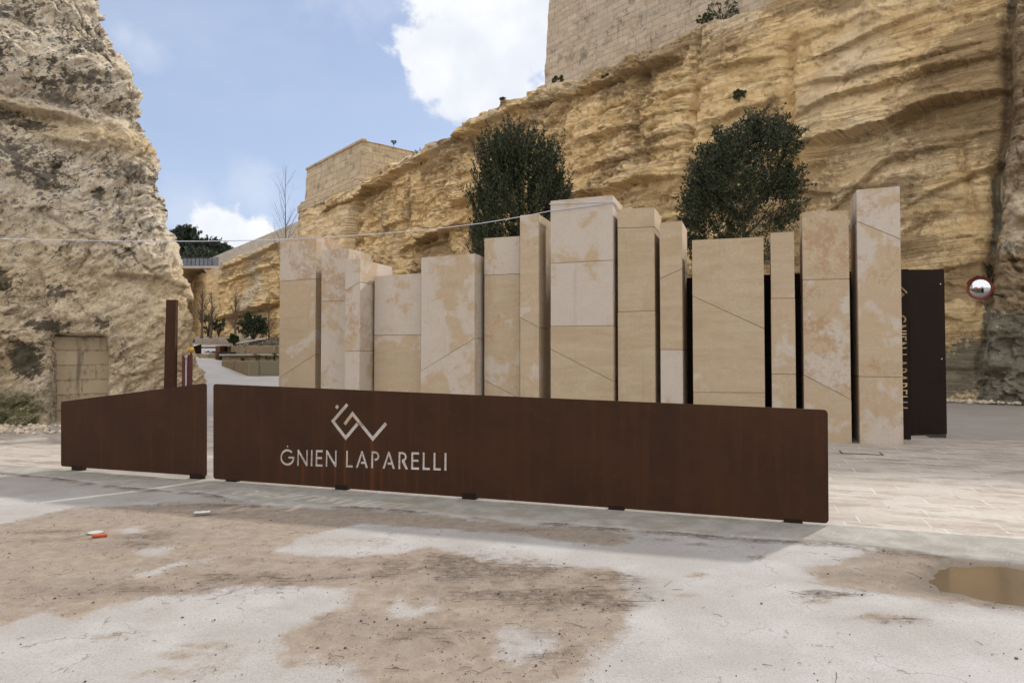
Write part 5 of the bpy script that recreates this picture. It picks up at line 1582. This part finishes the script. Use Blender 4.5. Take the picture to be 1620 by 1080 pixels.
# (px left, px right, top at left, top at right, setback, depth, joints (left, right), tints bottom->top, rusts bottom->top, label)
PILLARS = [
    (441.5, 499, 377, 375, .25, 1.16, [(598, 560), (445, 441)], [.42, .34, .66], [.5, .1, .75], 'first pillar of the row by the garden path, rust-brown band just above its joint'),
    (507.5, 549.8, 396, 392.5, .05, 1.12, [(476.6, 476)], [.64, .56], [.3, .85], 'second pillar of the row, its top corner blotched reddish brown'),
    (545.5, 569, 411, 409.5, -.45, 1.55, [(556, 555), (460, 446)], [.62, .55, .62], [.1, .6, .1], 'narrow pale pillar standing forward of its neighbours, with a long lit flank'),
    (592, 666, 437, 432, .10, 1.1, [(530, 529.5)], [.46, .74], [.1, .1], 'lowest pillar of the row, broad and pale with one level joint'),
    (665.5, 751, 407.5, 401, -.15, 1.1, [(587, 535)], [.58, .72], [.25, .15], 'broad pale pillar with a single joint slanting up across its face'),
    (766, 822.5, 377, 373.4, .20, 1.1, [(601, 630), (435.5, 433)], [.45, .42, .6], [.3, .3, .25], 'pillar with yellow stained edges in front of the egg-shaped evergreen'),
    (822.5, 852.6, 340.7, 338.3, -.05, 1.1, [(502, 518)], [.40, .38], [.15, .2], 'slim tall pillar mottled yellow, left of the pillar tied with cable'),
    (871, 970.5, 318, 308.5, -.05, 1.12, [(552, 603), (516, 515), (416.8, 411.5)], [.18, .15, .80, .70], [0, 0, 0, .15], 'wide tall pillar tied with white cable, pale above and tan below'),
    (977.5, 1036.5, 331, 327.5, .05, 1.1, [(493.6, 491.5), (361, 359)], [.12, .08, .22], [.05, .1, 0], 'plain tan pillar right of the one tied with cable'),
    (1044.5, 1080, 352.7, 349, .0, 1.1, [(553, 553), (440.8, 425)], [.72, .15, .2], [.1, 0, 0], 'narrow tan pillar with a white lowest stone'),
    (1096, 1209.5, 380, 374.6, -.05, 1.1, [(620.5, 621), (468, 520)], [.12, .10, .14], [0, .05, .1], 'widest tan pillar with faint bands, in front of the clumpy evergreen'),
    (1220.3, 1258.5, 368.6, 366, .05, 1.1, [(591.5, 592), (472, 471.5)], [.45, .42, .45], [0, .05, 0], 'thin plain pillar standing alone between two dark gaps'),
    (1271, 1345.5, 336.5, 332, .0, 1.05, [(593, 632), (443, 441)], [.30, .60, .34], [.15, .75, .85], 'pillar with a pinkish brown top stone over a white veined one'),
    (1358, 1427.5, 300.4, 294.5, -.05, 1.03, [(595.5, 596.5), (350, 378)], [.44, .48, .70], [.35, .45, .5], 'last and tallest looking pillar, next to the dark steel panel'),
]
for i, (xl, xr, tl, tr, off, dep, joints, tints, rusts, label) in enumerate(PILLARS):
    a, c = row_point(xl, off), row_point(xr, off)
    wid = float(np.hypot(*(c - a)))
    gz = g(*a)
    t = empty('stone_pillar', (a[0], a[1], gz), PYAW)
    tag(t, label, 'pillar', 'limestone pillars in a row')
    zl = [(-0.35, -0.35)] + [(z_at(xl, jl, a) - gz, z_at(xr, jr, c) - gz) for jl, jr in joints] + [(z_at(xl, tl, a) - gz, z_at(xr, tr, c) - gz)]
    for k in range(len(zl) - 1):
        gp = 0.0035
        lo, hi_ = zl[k], zl[k + 1]
        last_ = k == len(zl) - 2
        l0, l1 = (lo[0] + gp * (k > 0), lo[1] + gp * (k > 0))
        h0, h1 = (hi_[0] - gp * (not last_), hi_[1] - gp * (not last_))
        j = 0.0012 * ((k * 7 + i * 3) % 4)                 # stones never sit perfectly flush
        mb = MB()
        mb.hexa([(j, j, l0), (wid - j, j, l1), (wid - j, dep - j, l1), (j, dep - j, l0)], [(j, j, h0), (wid - j, j, h1), (wid - j, dep - j, h1), (j, dep - j, h0)])
        if not last_:
            e = 0.05
            mb.hexa([(e, e, h0 - .02), (wid - e, e, h1 - .02), (wid - e, dep - e, h1 - .02), (e, dep - e, h0 - .02)], [(e, e, h0 + .02), (wid - e, e, h1 + .02), (wid - e, dep - e, h1 + .02), (e, dep - e, h0 + .02)])
        mb.build('stone_block', M['pillar'], t, 0.005, attrs=dict(seed=i * 3.7 + k * 1.9, tint=tints[k], rust=rusts[k]), seg=2)

# ------------------------------------------------------------------ steel sign boards with cut-out lettering
def arc(cx, cy, r, a0, a1, n=14):
    return [(cx + r * math.cos(R(a0 + (a1 - a0) * k / n)), cy + r * math.sin(R(a0 + (a1 - a0) * k / n))) for k in range(n + 1)]


GLYPH = {
    'I': (.135, [[(0, 0), (0, 1), (.135, 1), (.135, 0)]]),
    'L': (.46, [[(0, 0), (0, 1), (.135, 1), (.135, .13), (.46, .13), (.46, 0)]]),
    'E': (.50, [[(0, 0), (0, 1), (.50, 1), (.50, .87), (.135, .87), (.135, .58), (.46, .58), (.46, .45), (.135, .45), (.135, .13), (.50, .13), (.50, 0)]]),
    'N': (.74, [[(0, 0), (0, 1), (.13, 1), (.62, .27), (.62, 1), (.74, 1), (.74, 0), (.61, 0), (.12, .73), (.12, 0)]]),
    'A': (.80, [[(0, 0), (.34, 1), (.46, 1), (.80, 0), (.65, 0), (.57, .24), (.32, .24), (.32, .37), (.525, .37), (.40, .77), (.14, 0)]]),
    'P': (.53, [[(0, 0), (0, 1), (.25, 1)] + arc(.25, .72, .28, 90, -90)[1:] + [(.21, .44), (.21, .57)] + arc(.25, .72, .15, -90, 90)[0:] + [(.135, .87), (.135, 0)]]),
    'R': (.60, [[(0, 0), (0, 1), (.25, 1)] + arc(.25, .72, .28, 90, -58)[1:] + [(.62, 0), (.46, 0), (.21, .42), (.21, .57)] + arc(.25, .72, .15, -90, 90) + [(.135, .87), (.135, 0)]]),
    'G': (1.0, [arc(.5, .5, .51, 42, 360, 30) + [(1.01, .56), (.56, .56), (.56, .435), (.865, .435)] + arc(.5, .5, .375, 350, 42, 28), [(.5, 1.10), (.42, 1.18), (.5, 1.26), (.58, 1.18)]]),
}


def text_polys(txt, gap=.20, space=.62):
    x, out = 0.0, []
    for ch in txt:
        if ch == ' ':
            x += space - gap
            continue
        w, polys = GLYPH[ch]
        out += [[(x + u, v) for u, v in p] for p in polys]
        x += w + gap
    return out, x - gap


def stroke(pts, w):
    """outline of a mitred polyline"""
    P = np.array(pts, float)
    d = np.diff(P, axis=0)
    d /= np.linalg.norm(d, axis=1)[:, None]
    nrm = np.stack([-d[:, 1], d[:, 0]], 1)
    Lf, Rt = [], []
    for i in range(len(P)):
        if i == 0:
            m_ = nrm[0] * w / 2
        elif i == len(P) - 1:
            m_ = nrm[-1] * w / 2
        else:
            b_ = nrm[i - 1] + nrm[i]
            b_ /= np.linalg.norm(b_)
            m_ = b_ * (w / 2) / (b_ @ nrm[i])
        Lf.append(P[i] + m_)
        Rt.append(P[i] - m_)
    return [tuple(p) for p in Lf + Rt[::-1]]


def plate(name, outline, holes, thick, mat, parent, bev=0.0015):
    cu = bpy.data.curves.new(name, 'CURVE')
    cu.dimensions = '2D'
    cu.fill_mode = 'BOTH'
    cu.extrude = thick / 2
    for poly in [outline] + holes:
        sp = cu.splines.new('POLY')
        sp.points.add(len(poly) - 1)
        for q, (x, y) in zip(sp.points, poly):
            q.co = (x, y, 0, 1)
        sp.use_cyclic_u = True
    tmp = bpy.data.objects.new(name, cu)
    me = bpy.data.meshes.new_from_object(tmp)
    bpy.data.objects.remove(tmp)
    bpy.data.curves.remove(cu)
    o = link(name, me, mat, parent)
    return o


def rounded(pts, r, n=6):
    out = []
    P = [np.array(p, float) for p in pts]
    for i, p in enumerate(P):
        a, c = P[i - 1], P[(i + 1) % len(P)]
        u, v = (a - p) / np.linalg.norm(a - p), (c - p) / np.linalg.norm(c - p)
        p0_, p1_ = p + u * r, p + v * r
        for t in np.linspace(0, 1, n):
            out.append(tuple((1 - t) ** 2 * p0_ + 2 * t * (1 - t) * p + t * t * p1_))
    return out


def on_plane(px, py, O, U):
    """sign-plane coordinates (along, up) of a photograph point"""
    d = pix_dir(px, py)
    W = np.array([-U[1], U[0]])
    t = ((O[0]) * W[0] + (O[1]) * W[1]) / (d[0] * W[0] + d[1] * W[1])
    p = d * t
    return float((p[0] - O[0]) * U[0] + (p[1] - O[1]) * U[1]), float(p[2] + CAM_H)


FLIP = Matrix(((1, 0, 0, 0), (0, 0, -1, 0), (0, 1, 0, 0), (0, 0, 0, 1)))   # plate's x,y -> x,z

# long board
Osg = SA.copy()
corn = [on_plane(px, py, Osg, SU) for px, py in [(338, 757), (1311, 827.5), (1309.5, 648), (338, 607)]]
u0 = corn[0][0]
sg = empty('sign_board', (Osg[0] + SU[0] * u0, Osg[1] + SU[1] * u0, 0.03), YAW)
tag(sg, 'long low rusty steel board with cut-out emblem and lettering', 'sign')
loc_uv = lambda px, py: tuple(np.array(on_plane(px, py, Osg, SU)) - (u0, 0.03))
outl = rounded([tuple(np.array(q) - (u0, 0.03)) for q in corn], 0.045)
base_l, base_r = loc_uv(443.5, 735.5), loc_uv(706.5, 744)
capL = loc_uv(448, 707)[1] - loc_uv(448, 735.5)[1]
capR = loc_uv(703, 719)[1] - loc_uv(703, 743.5)[1]
polys, tw = text_polys('GNIEN LAPARELLI')
sx = (base_r[0] - base_l[0]) / tw
slope = (base_r[1] - base_l[1]) / (base_r[0] - base_l[0])
cap = 0.5 * (capL + capR)
holes = [[(base_l[0] + x * sx, base_l[1] + x * sx * slope + y * cap) for x, y in p] for p in polys]
z4 = lambda x, y: (420 + x * 320 / 1620.0, 620 + y * 180 / 911.0)
lw = 0.045
lg1 = [loc_uv(*z4(*p)) for p in [(657, 96), (540, 232), (643, 366), (738, 252)]]
lg2 = [loc_uv(*z4(*p)) for p in [(633, 258), (697, 172), (859, 374), (967, 248)]]
holes.append(stroke(lg1, lw))
holes.append(stroke(lg2, lw))
dc = loc_uv(*z4(573, 118))
holes.append([(dc[0] - .032, dc[1]), (dc[0], dc[1] + .034), (dc[0] + .032, dc[1]), (dc[0], dc[1] - .034)])
st = []
for x, w_, y1, a_ in [(302, .03, 560, .9), (325, .02, 560, .5), (455, .03, 570, .5), (560, .03, 575, .7), (640, .03, 385, .75), (650, .02, 430, .4), (858, .045, 385, 1.0), (870, .03, 590, .7), (930, .03, 590, .6), (415, .02, 570, .35), (790, .025, 590, .3), (1120, .04, 610, .35), (1215, .04, 615, .35), (130, .03, 550, .3)]:
    q = loc_uv(*z4(x, y1))
    st.append((q[0], w_, q[1], -0.35, a_))
M['corten_sign'] = mat_corten('sign_weathering_steel', 1.0, st)
albedo('corten_sign', (0.43, 0.355, 0.285))
pb = plate('board', outl, holes, 0.012, M['corten_sign'], sg)
pb.matrix_local = FLIP
for px, py in [(366, 762), (540, 771), (742, 784), (975, 804), (1255, 825)]:
    q = loc_uv(px, py - 3)
    gzz = 0.03 + q[1]
    MB().box(q[0] - .085, q[0] + .085, -.012, .07, -0.03, q[1] + .012).build('foot', M['corten_dark'], sg, 0.003)
# short board of the same line
corn2 = [on_plane(px, py, Osg, SU) for px, py in [(97, 737), (327, 753), (327, 606), (97, 635)]]
u2 = corn2[0][0]
sg2 = empty('steel_board', (Osg[0] + SU[0] * u2, Osg[1] + SU[1] * u2, 0.03), YAW)
tag(sg2, 'shorter plain rusty steel board with a sloping top, by the pale cliff', 'gate')
pb = plate('board', rounded([tuple(np.array(q) - (u2, 0.03)) for q in corn2], 0.04), [], 0.012, M['corten'], sg2)
pb.matrix_local = FLIP
for px, py in [(122, 737), (310, 750)]:
    q = tuple(np.array(on_plane(px, py, Osg, SU)) - (u2, 0.03))
    MB().box(q[0] - .10, q[0] + .10, -.012, .07, -0.03, q[1] + .012).build('foot', M['corten_dark'], sg2, 0.003)
mb = MB().tube([(q[0] + .10, .03, .05), (q[0] + .10, .03, .12)], .03, 10)
mb.build('hinge_pin', M['iron'], sg2)

# ------------------------------------------------------------------ tall steel panels beside the pillars
e0 = np.array(hit(1441.5, 697.5)[:2])
lw_ = 4.6
o3 = e0 - PU_ * lw_
t = empty('steel_screen', (o3[0], o3[1], 0.03), PYAW)
tag(t, 'dark steel screen behind the pillars with lettering cut vertically near its free edge', 'sign')
hs = z_at(1440, 425.5, e0) - 0.03
polys, tw = text_polys('GNIEN LAPARELLI')
vt, vb = z_at(1438, 498, e0) - .03, z_at(1438, 646, e0) - .03
k_ = (vt - vb) / tw
cap3 = k_ * 1.35
xb = lw_ - 0.02 - (1441 - 1438.5) / 1080 * e0[1] - cap3
holes = [[(xb + y * cap3, vt - x * k_) for x, y in p] for p in polys]
mk = lambda P: [(xb + cap3 * .25 + y, vt + 0.62 + x) for x, y in P]
lg = [np.array(p) * 1.0 for p in ([(-.02, .10), (-.16, -.02), (-.03, -.13), (.07, -.03)], [(-.06, -.03), (.0, .05), (.16, -.13), (.28, .0)])]
for p in lg:
    holes.append(stroke([(xb + cap3 * 0.55 + y * 1.3, vt + 0.42 - x * 1.3) for x, y in p], .032))
pb = plate('screen_panel', rounded([(0, 0), (lw_, 0), (lw_, hs), (0, hs)], 0.02, 3), holes, 0.014, M['corten_dark'], t)
pb.matrix_local = FLIP
MB().box(0.0, .08, .012, .09, -.05, hs - .05).build('post', M['corten_dark'], t)
MB().box(lw_ - .30, lw_ - .02, -.06, .06, -.04, .012).build('foot', M['iron'], t, .004)

h0 = hit(1439.5, 691)
dfar = h0[1]
xr_ = at(1498, 690, dfar + .12)
d_ = np.array([xr_[0] - h0[0], .12])
t = empty('steel_gate', (h0[0], h0[1], 0.03), math.atan2(d_[1], d_[0]))
tag(t, 'tall plain dark steel panel standing right of the last pillar', 'panel')
wp = float(np.hypot(*d_))
hp = at(1470, 426.5, dfar)[2] - .03
pb = plate('sheet', rounded([(0, .02), (wp, .02), (wp, hp + .02), (0, hp)], 0.012, 3), [], 0.012, M['corten_dark'], t)
pb.matrix_local = FLIP
for zz in (hp * 0.46, hp - .30):
    MB().lathe([(0.016, 0), (0.016, .010), (.008, .014)], 10, Matrix.Translation((wp - .10, -.006, zz)) @ Matrix.Rotation(R(90), 4, 'X')).build('bolt', M['tin'], t)
MB().box(.05, wp - .05, -.05, .05, -.06, .02).build('foot', M['iron'], t, .004)

# ------------------------------------------------------------------ steel post, red boards and yellow ball by the pale cliff
Yp = 15.0
pl_, pr_ = at(260.5, 612, Yp), at(278.5, 612, Yp)
gz = g(pl_[0], Yp)
t = empty('steel_post', (pl_[0], Yp, gz), 0.0)
tag(t, 'tall dark rusty steel post in front of the pale cliff', 'post')
hz = at(270, 474, Yp)[2] - gz
w_ = pr_[0] - pl_[0]
zq = lambda py: at(270, py, Yp)[2] - gz
MB().hexa([(0, 0, -.1), (w_, 0, -.1), (w_, .05, -.1), (0, .05, -.1)], [(0, 0, hz), (w_, 0, hz), (w_, .05, hz), (0, .05, hz)]).build('shaft', M['corten'], t, .006)
MB().hexa([(w_ - .012, -.11, .05), (w_ + .002, -.11, .05), (w_ + .002, -.003, .05), (w_ - .012, -.003, .05)], [(w_ - .012, -.06, hz - .02), (w_ + .002, -.06, hz - .02), (w_ + .002, -.003, hz - .02), (w_ - .012, -.003, hz - .02)]).build('fin', M['corten'], t)
MB().hexa([(-.030, .01, .0), (-.002, .01, .0), (-.002, .045, .0), (-.030, .045, .0)], [(-.012, .01, zq(512)), (-.002, .01, zq(512)), (-.002, .045, zq(512)), (-.012, .045, zq(512))]).build('side_plate', M['corten'], t)
Yr = 15.6
a_ = at(287, 612, Yr)
gz = g(a_[0], Yr)
t = empty('folded_parasol', (a_[0], Yr, gz))
zz = lambda py: at(295, py, Yr)[2] - gz
xx = lambda px: at(px, 580, Yr)[0] - a_[0]
tag(t, 'pair of dark red boards with a thin white pole between them, beside the steel post', 'barrier')
t.name = 'red_barrier'
MB().box(xx(287.5), xx(293.2), 0, .06, 0, zz(562)).build('board', M['red'], t, .006)
MB().box(xx(295), xx(302), .03, .09, 0, zz(561)).build('board', M['red'], t, .006)
MB().tube([(xx(294.2), .0, 0), (xx(294.2), .0, zz(566))], .012, 10).build('pole', M['white'], t, smooth=True)
MB().lathe([(.02, 0), (.034, .01), (.034, .05), (.02, .06)], 14, Matrix.Translation((xx(294.2), 0, zz(566.5)))).build('pole_cap', M['white'], t, smooth=True)
MB().lathe([(.01, -.065), (.042, -.054), (.066, -.02), (.07, .01), (.055, .045), (.024, .065), (.004, .07)], 16, Matrix.Translation((xx(300), .06, zz(553.5)))).build('lamp_globe', M['yellow'], t, smooth=True)
MB().tube([(xx(300), .06, zz(562)), (xx(300), .06, zz(557.5))], .02, 8).build('lamp_stem', M['iron'], t)

# ------------------------------------------------------------------ cable
p8 = PILLARS[7]
a8, c8 = row_point(p8[0], p8[4]), row_point(p8[1], p8[4])
zr = z_at(p8[0], 327, a8)
lead = [at(-160, 377, 12.4), at(-60, 377.4, 12.8), at(0, 378, 13.1), at(105, 380, 13.6), at(210, 381.8, 14.1), at(320, 381.7, 14.7), at(430, 379.7, 15.0), at(520, 375.2, 15.1), at(600, 369.8, 15.2), at(680, 363, 15.2), at(760, 353.5, 15.2), at(830, 342, 15.15)]
fr8 = lambda px, py: at(px, py, (row_point(px, p8[4] - 0.025))[1])
path = lead + [fr8(872, 333.5), fr8(900, 330), fr8(935, 325.5), fr8(968, 320.2)]
mb = MB()
mb.tube(path, 0.0085, 6)
e = .02
W8 = float(np.hypot(*(c8 - a8)))
cc = lambda u, w_, z: (a8[0] + PU_[0] * u + PW_[0] * w_, a8[1] + PU_[1] * u + PW_[1] * w_, z)
zc_ = z_at(970, 320.2, c8)
mb.tube([cc(-e, -e, zr + .06), cc(W8 + e, -e, zc_ + .015), cc(W8 + e, 1.14, zc_ + .0), cc(-e, 1.14, zr + .06), cc(-e, -e, zr + .06)], 0.008, 6)
mb.tube([cc(W8 + e, -e, zc_ + .005), cc(W8 + e, .5, zc_ - .06), cc(W8 + e, 1.14, zc_ - .02)], 0.010, 6)
o = mb.build('cable', M['cable'])
tag(o, 'thin white cable strung across the ditch and tied around the wide pillar', 'cable')

# ------------------------------------------------------------------ traffic mirror
Ym = 25.0
mc = at(1550, 456, Ym)
t = empty('traffic_mirror', tuple(mc))
tag(t, 'round convex traffic mirror with a red rim on an arm from the cliff', 'mirror')
dirm = Vector((-0.66, -0.75, -0.06)).normalized()
MM = dirm.to_track_quat('Z', 'Y').to_matrix().to_4x4()
rad = 0.37
MB().lathe([(rad * math.sin(a), 0.085 * (math.cos(a * 1.0) - .55)) for a in np.linspace(1.45, 0.02, 10)], 32, MM).build('mirror_glass', M['mirror'], t, smooth=True)
prof = [(rad - .01, -.03), (rad + .035, -.03), (rad + .045, .0), (rad + .035, .03), (rad + .0, .03), (rad - .012, .0)]
MB().lathe(prof + prof[:1], 32, MM).build('rim', M['mirror_red'], t, smooth=True)
MB().lathe([(.02, -.12), (rad * .7, -.09), (rad + .02, -.035)], 32, MM).build('back_shell', M['mirror_red'], t, smooth=True)
vs, fs = [], []
for k in range(17):
    an = R(25 + 130 * k / 16)
    for rr2, z_ in ((rad + .05, -.02), (rad + .07, .10)):
        vs.append(MM @ Vector((rr2 * math.cos(an), rr2 * math.sin(an), z_)))
fs = [(2 * k, 2 * k + 1, 2 * k + 3, 2 * k + 2) for k in range(16)]
MB().add(vs, fs).build('hood', M['mirror_red'], t)
ae = at(1590, 470, 26.9) - mc
mb = MB().tube([MM @ Vector((0, 0, -.10)), Vector((.35, .4, -.06)), Vector(ae)], .035, 8)
mb.build('arm', M['iron'], t, smooth=True)
MB().box(ae[0] - .12, ae[0] + .12, ae[1] - .12, ae[1] + .12, ae[2] - .16, ae[2] + .16).build('wall_bracket', M['iron'], t, .01)

# ------------------------------------------------------------------ small things on the ground
d0, d1 = hit(1337, 713.5, .03), hit(1388, 718, .03)
t = empty('drain_cover', tuple(hit(1362, 716, .036)), PYAW)
tag(t, 'small square drain cover set in the paving before the last pillars', 'drain cover')
MB().box(-.30, .30, -.16, .16, -.03, -.001).build('lid', M['paving'], t)
mb = MB()
for b_ in ((-.325, -.302, -.185, .185), (.302, .325, -.185, .185), (-.301, .301, -.185, -.162)):
    mb.box(*b_, -.03, .004)
mb.build('frame', M['iron'], t)


def rock(mb, p, r, rg, n=12):
    bmv = [Vector(v) for v in [(0, 0, 1), (.89, 0, .45), (.28, .85, .45), (-.72, .53, .45), (-.72, -.53, .45), (.28, -.85, .45), (.72, .53, -.45), (-.28, .85, -.45), (-.89, 0, -.45), (-.28, -.85, -.45), (.72, -.53, -.45), (0, 0, -1)]]
    s = Vector(rg.uniform(.55, 1.25, 3)) * r
    s.z *= 0.75
    a = rg.uniform(0, 6.28)
    Mr = Matrix.Rotation(a, 3, 'Z')
    v = [Mr @ Vector((q.x * s.x, q.y * s.y, q.z * s.z)) * rg.uniform(.75, 1.2) + Vector(p) for q in bmv]
    f = [(0, 1, 2), (0, 2, 3), (0, 3, 4), (0, 4, 5), (0, 5, 1), (1, 6, 2), (2, 7, 3), (3, 8, 4), (4, 9, 5), (5, 10, 1), (2, 6, 7), (3, 7, 8), (4, 8, 9), (5, 9, 10), (1, 10, 6), (11, 7, 6), (11, 8, 7), (11, 9, 8), (11, 10, 9), (11, 6, 10)]
    mb.add(v, f)


rg = np.random.default_rng(31)
mb = MB()
for i in range(900):
    s = rg.uniform(12.5, sd0 + 0.7)
    q = LC.xy(np.array([s]))[0] + LC.nrm(np.array([s]))[0] * (rg.uniform(0.15, 1.0) ** 1.0 * 1.35)
    rock(mb, (q[0], q[1], g(*q) + .05), rg.choice([.03, .045, .065, .09], p=[.3, .4, .22, .08]), rg)
o = mb.build('rubble', M['gravel'])
tag(o, 'pale limestone rubble heaped along the foot of the weathered cliff', 'rubble', kind='stuff')
mb = MB()
sa, sb2 = RC.sz(1700, 600)[0] - 3, RC.sz(1480, 600)[0]
for i in range(1000):
    s = rg.uniform(sa, sb2)
    q = RC.xy(np.array([s]))[0] + RC.nrm(np.array([s]))[0] * (1.2 + rg.uniform(0, 1) ** 1.5 * 1.6)
    rock(mb, (q[0], q[1], g(*q) + .03), rg.choice([.04, .06, .09, .14], p=[.35, .4, .2, .05]), rg)
o = mb.build('rubble', M['gravel'])
tag(o, 'broken stone lying along the foot of the ochre cliff by the road', 'rubble', kind='stuff')

# crumbs, twigs and dead leaves
mb = MB()
cnt = 0
for i in range(6500):
    px, py = rg.uniform(0, 1620), 790 + 290 * rg.uniform(0, 1) ** 1.4
    d = pix_dir(px, py)
    tt = -CAM_H / d[2]
    x, y = d[0] * tt, d[1] * tt
    ix, iy = np.searchsorted(gx, x), np.searchsorted(gy, y)
    w_ = dirt[iy, ix] * 0.55 + mud[iy, ix] * 1.2 + 0.05
    if rg.uniform(0, 1) > w_ * 0.75:
        continue
    z = Z[iy, ix]
    a = rg.uniform(0, 6.28)
    if rg.uniform() < 0.20:
        L_ = rg.uniform(.015, .065) if rg.uniform() < .85 else rg.uniform(.06, .16)
        w2 = np.array([math.cos(a), math.sin(a)]) * L_
        bend = rg.normal(0, .004, 2)
        mb.tube([(x, y, z + .003), (x + w2[0] * .5 + bend[0], y + w2[1] * .5 + bend[1], z + .008), (x + w2[0], y + w2[1], z + .004)], [.0016, .0014, .0008], 4, False)
    else:
        r_ = rg.choice([.003, .005, .009], p=[.66, .28, .06])
        rock(mb, (x, y, z + r_ * .5), r_, rg)
o = mb.build('leaf_litter', M['crumb'])
tag(o, 'scattered twigs, crumbs and dead leaves on the dusty ground', 'litter', kind='stuff')

# litter
q = hit(157, 850)
t = empty('bottle_neck', (q[0], q[1], q[2] + .02), R(25))
tag(t, 'small broken piece of orange plastic lying in the dust', 'litter')
RX = Matrix.Rotation(R(90), 4, 'Y')
MB().lathe([(.012, -.06), (.018, -.05), (.016, -.02), (.020, .0), (.012, .02), (.016, .045), (.019, .06), (.010, .066)], 12, RX).build('shard', M['orange'], t, smooth=True)
t.name = 'orange_shard'
q = hit(151, 843)
o = MB().lathe([(.062, 0), (.066, .003), (.066, .006), (.058, .008), (.05, .006), (.004, .006)], 24, Matrix.Translation(Vector(q) + Vector((0, 0, .004)))).build('paper_lid', M['white'], smooth=False)
tag(o, 'flat round white lid on the dust beside the orange plastic', 'litter')
q = hit(320, 815)
t = empty('crushed_can', (q[0], q[1], q[2] + .032), R(18))
tag(t, 'flattened silver drinks can lying before the gap between the boards', 'can')
prof = [(.020, -.085), (.030, -.078), (.034, -.06), (.027, -.02), (.033, .01), (.028, .045), (.034, .065), (.028, .080), (.02, .084)]
MB().lathe(prof, 18, Matrix.Scale(.62, 4, (0, 0, 1)) @ RX).build('body', M['tin'], t, smooth=True)

# tufts on the cliffs
TU = [(882, 121, 20, 9, 'grey-green tuft at the foot of the fortress wall'), (795, 152, 10, 5, 'tiny weed on the bare lip of the ochre cliff'), (1143, 12, 60, 26, 'dark caper bush hanging at the top of the ochre cliff'), (1105, 4, 26, 14, 'small dark weed beside the caper bush on the cliff top'),
      (665, 246, 18, 22, 'dark ivy clump under the lip beside the bastion'), (1568, 435, 26, 44, 'dark creeper growing above the traffic mirror'), (614, 219, 7, 7, 'small spiky weed on top of the bastion'), (1170, 148, 20, 14, 'small weed rooted in a crack above the clumpy evergreen'), (960, 118, 14, 6, 'low weed between wall and cliff lip')]
RP = rows[0]
cP, sP = math.cos(PITCH), math.sin(PITCH)
zz_ = RP[..., 1] * cP + (RP[..., 2] - CAM_H) * sP
prx = 810 + 1080 * RP[..., 0] / zz_
pry = 540 - 1080 * (-RP[..., 1] * sP + (RP[..., 2] - CAM_H) * cP) / zz_
for i, (px, py, w_, h_, lab) in enumerate(TU):
    if i == 6:
        p = np.array([-13.5, 77.2, 26.2])
    else:
        dd = np.where(zz_ > 5, np.hypot(prx - px, pry - py - h_ / 2), 1e9)
        r_, k = np.unravel_index(np.argmin(dd), dd.shape)
        p = RP[r_, k] + np.append(nn[k] * 0.05, -0.1)
    w3, h3 = w_ * p[1] / 1080, h_ * p[1] / 1080
    wd = tuft('cliff_weed', p, w3, h3, lab, 'weed', M['leaf_oak'] if i in (2, 4, 5) else M['leaf_weed'], 90 + i, 40 if w_ > 15 else 16, 40, 0.10 if p[1] > 30 else .08, 'weeds on the ochre cliff')
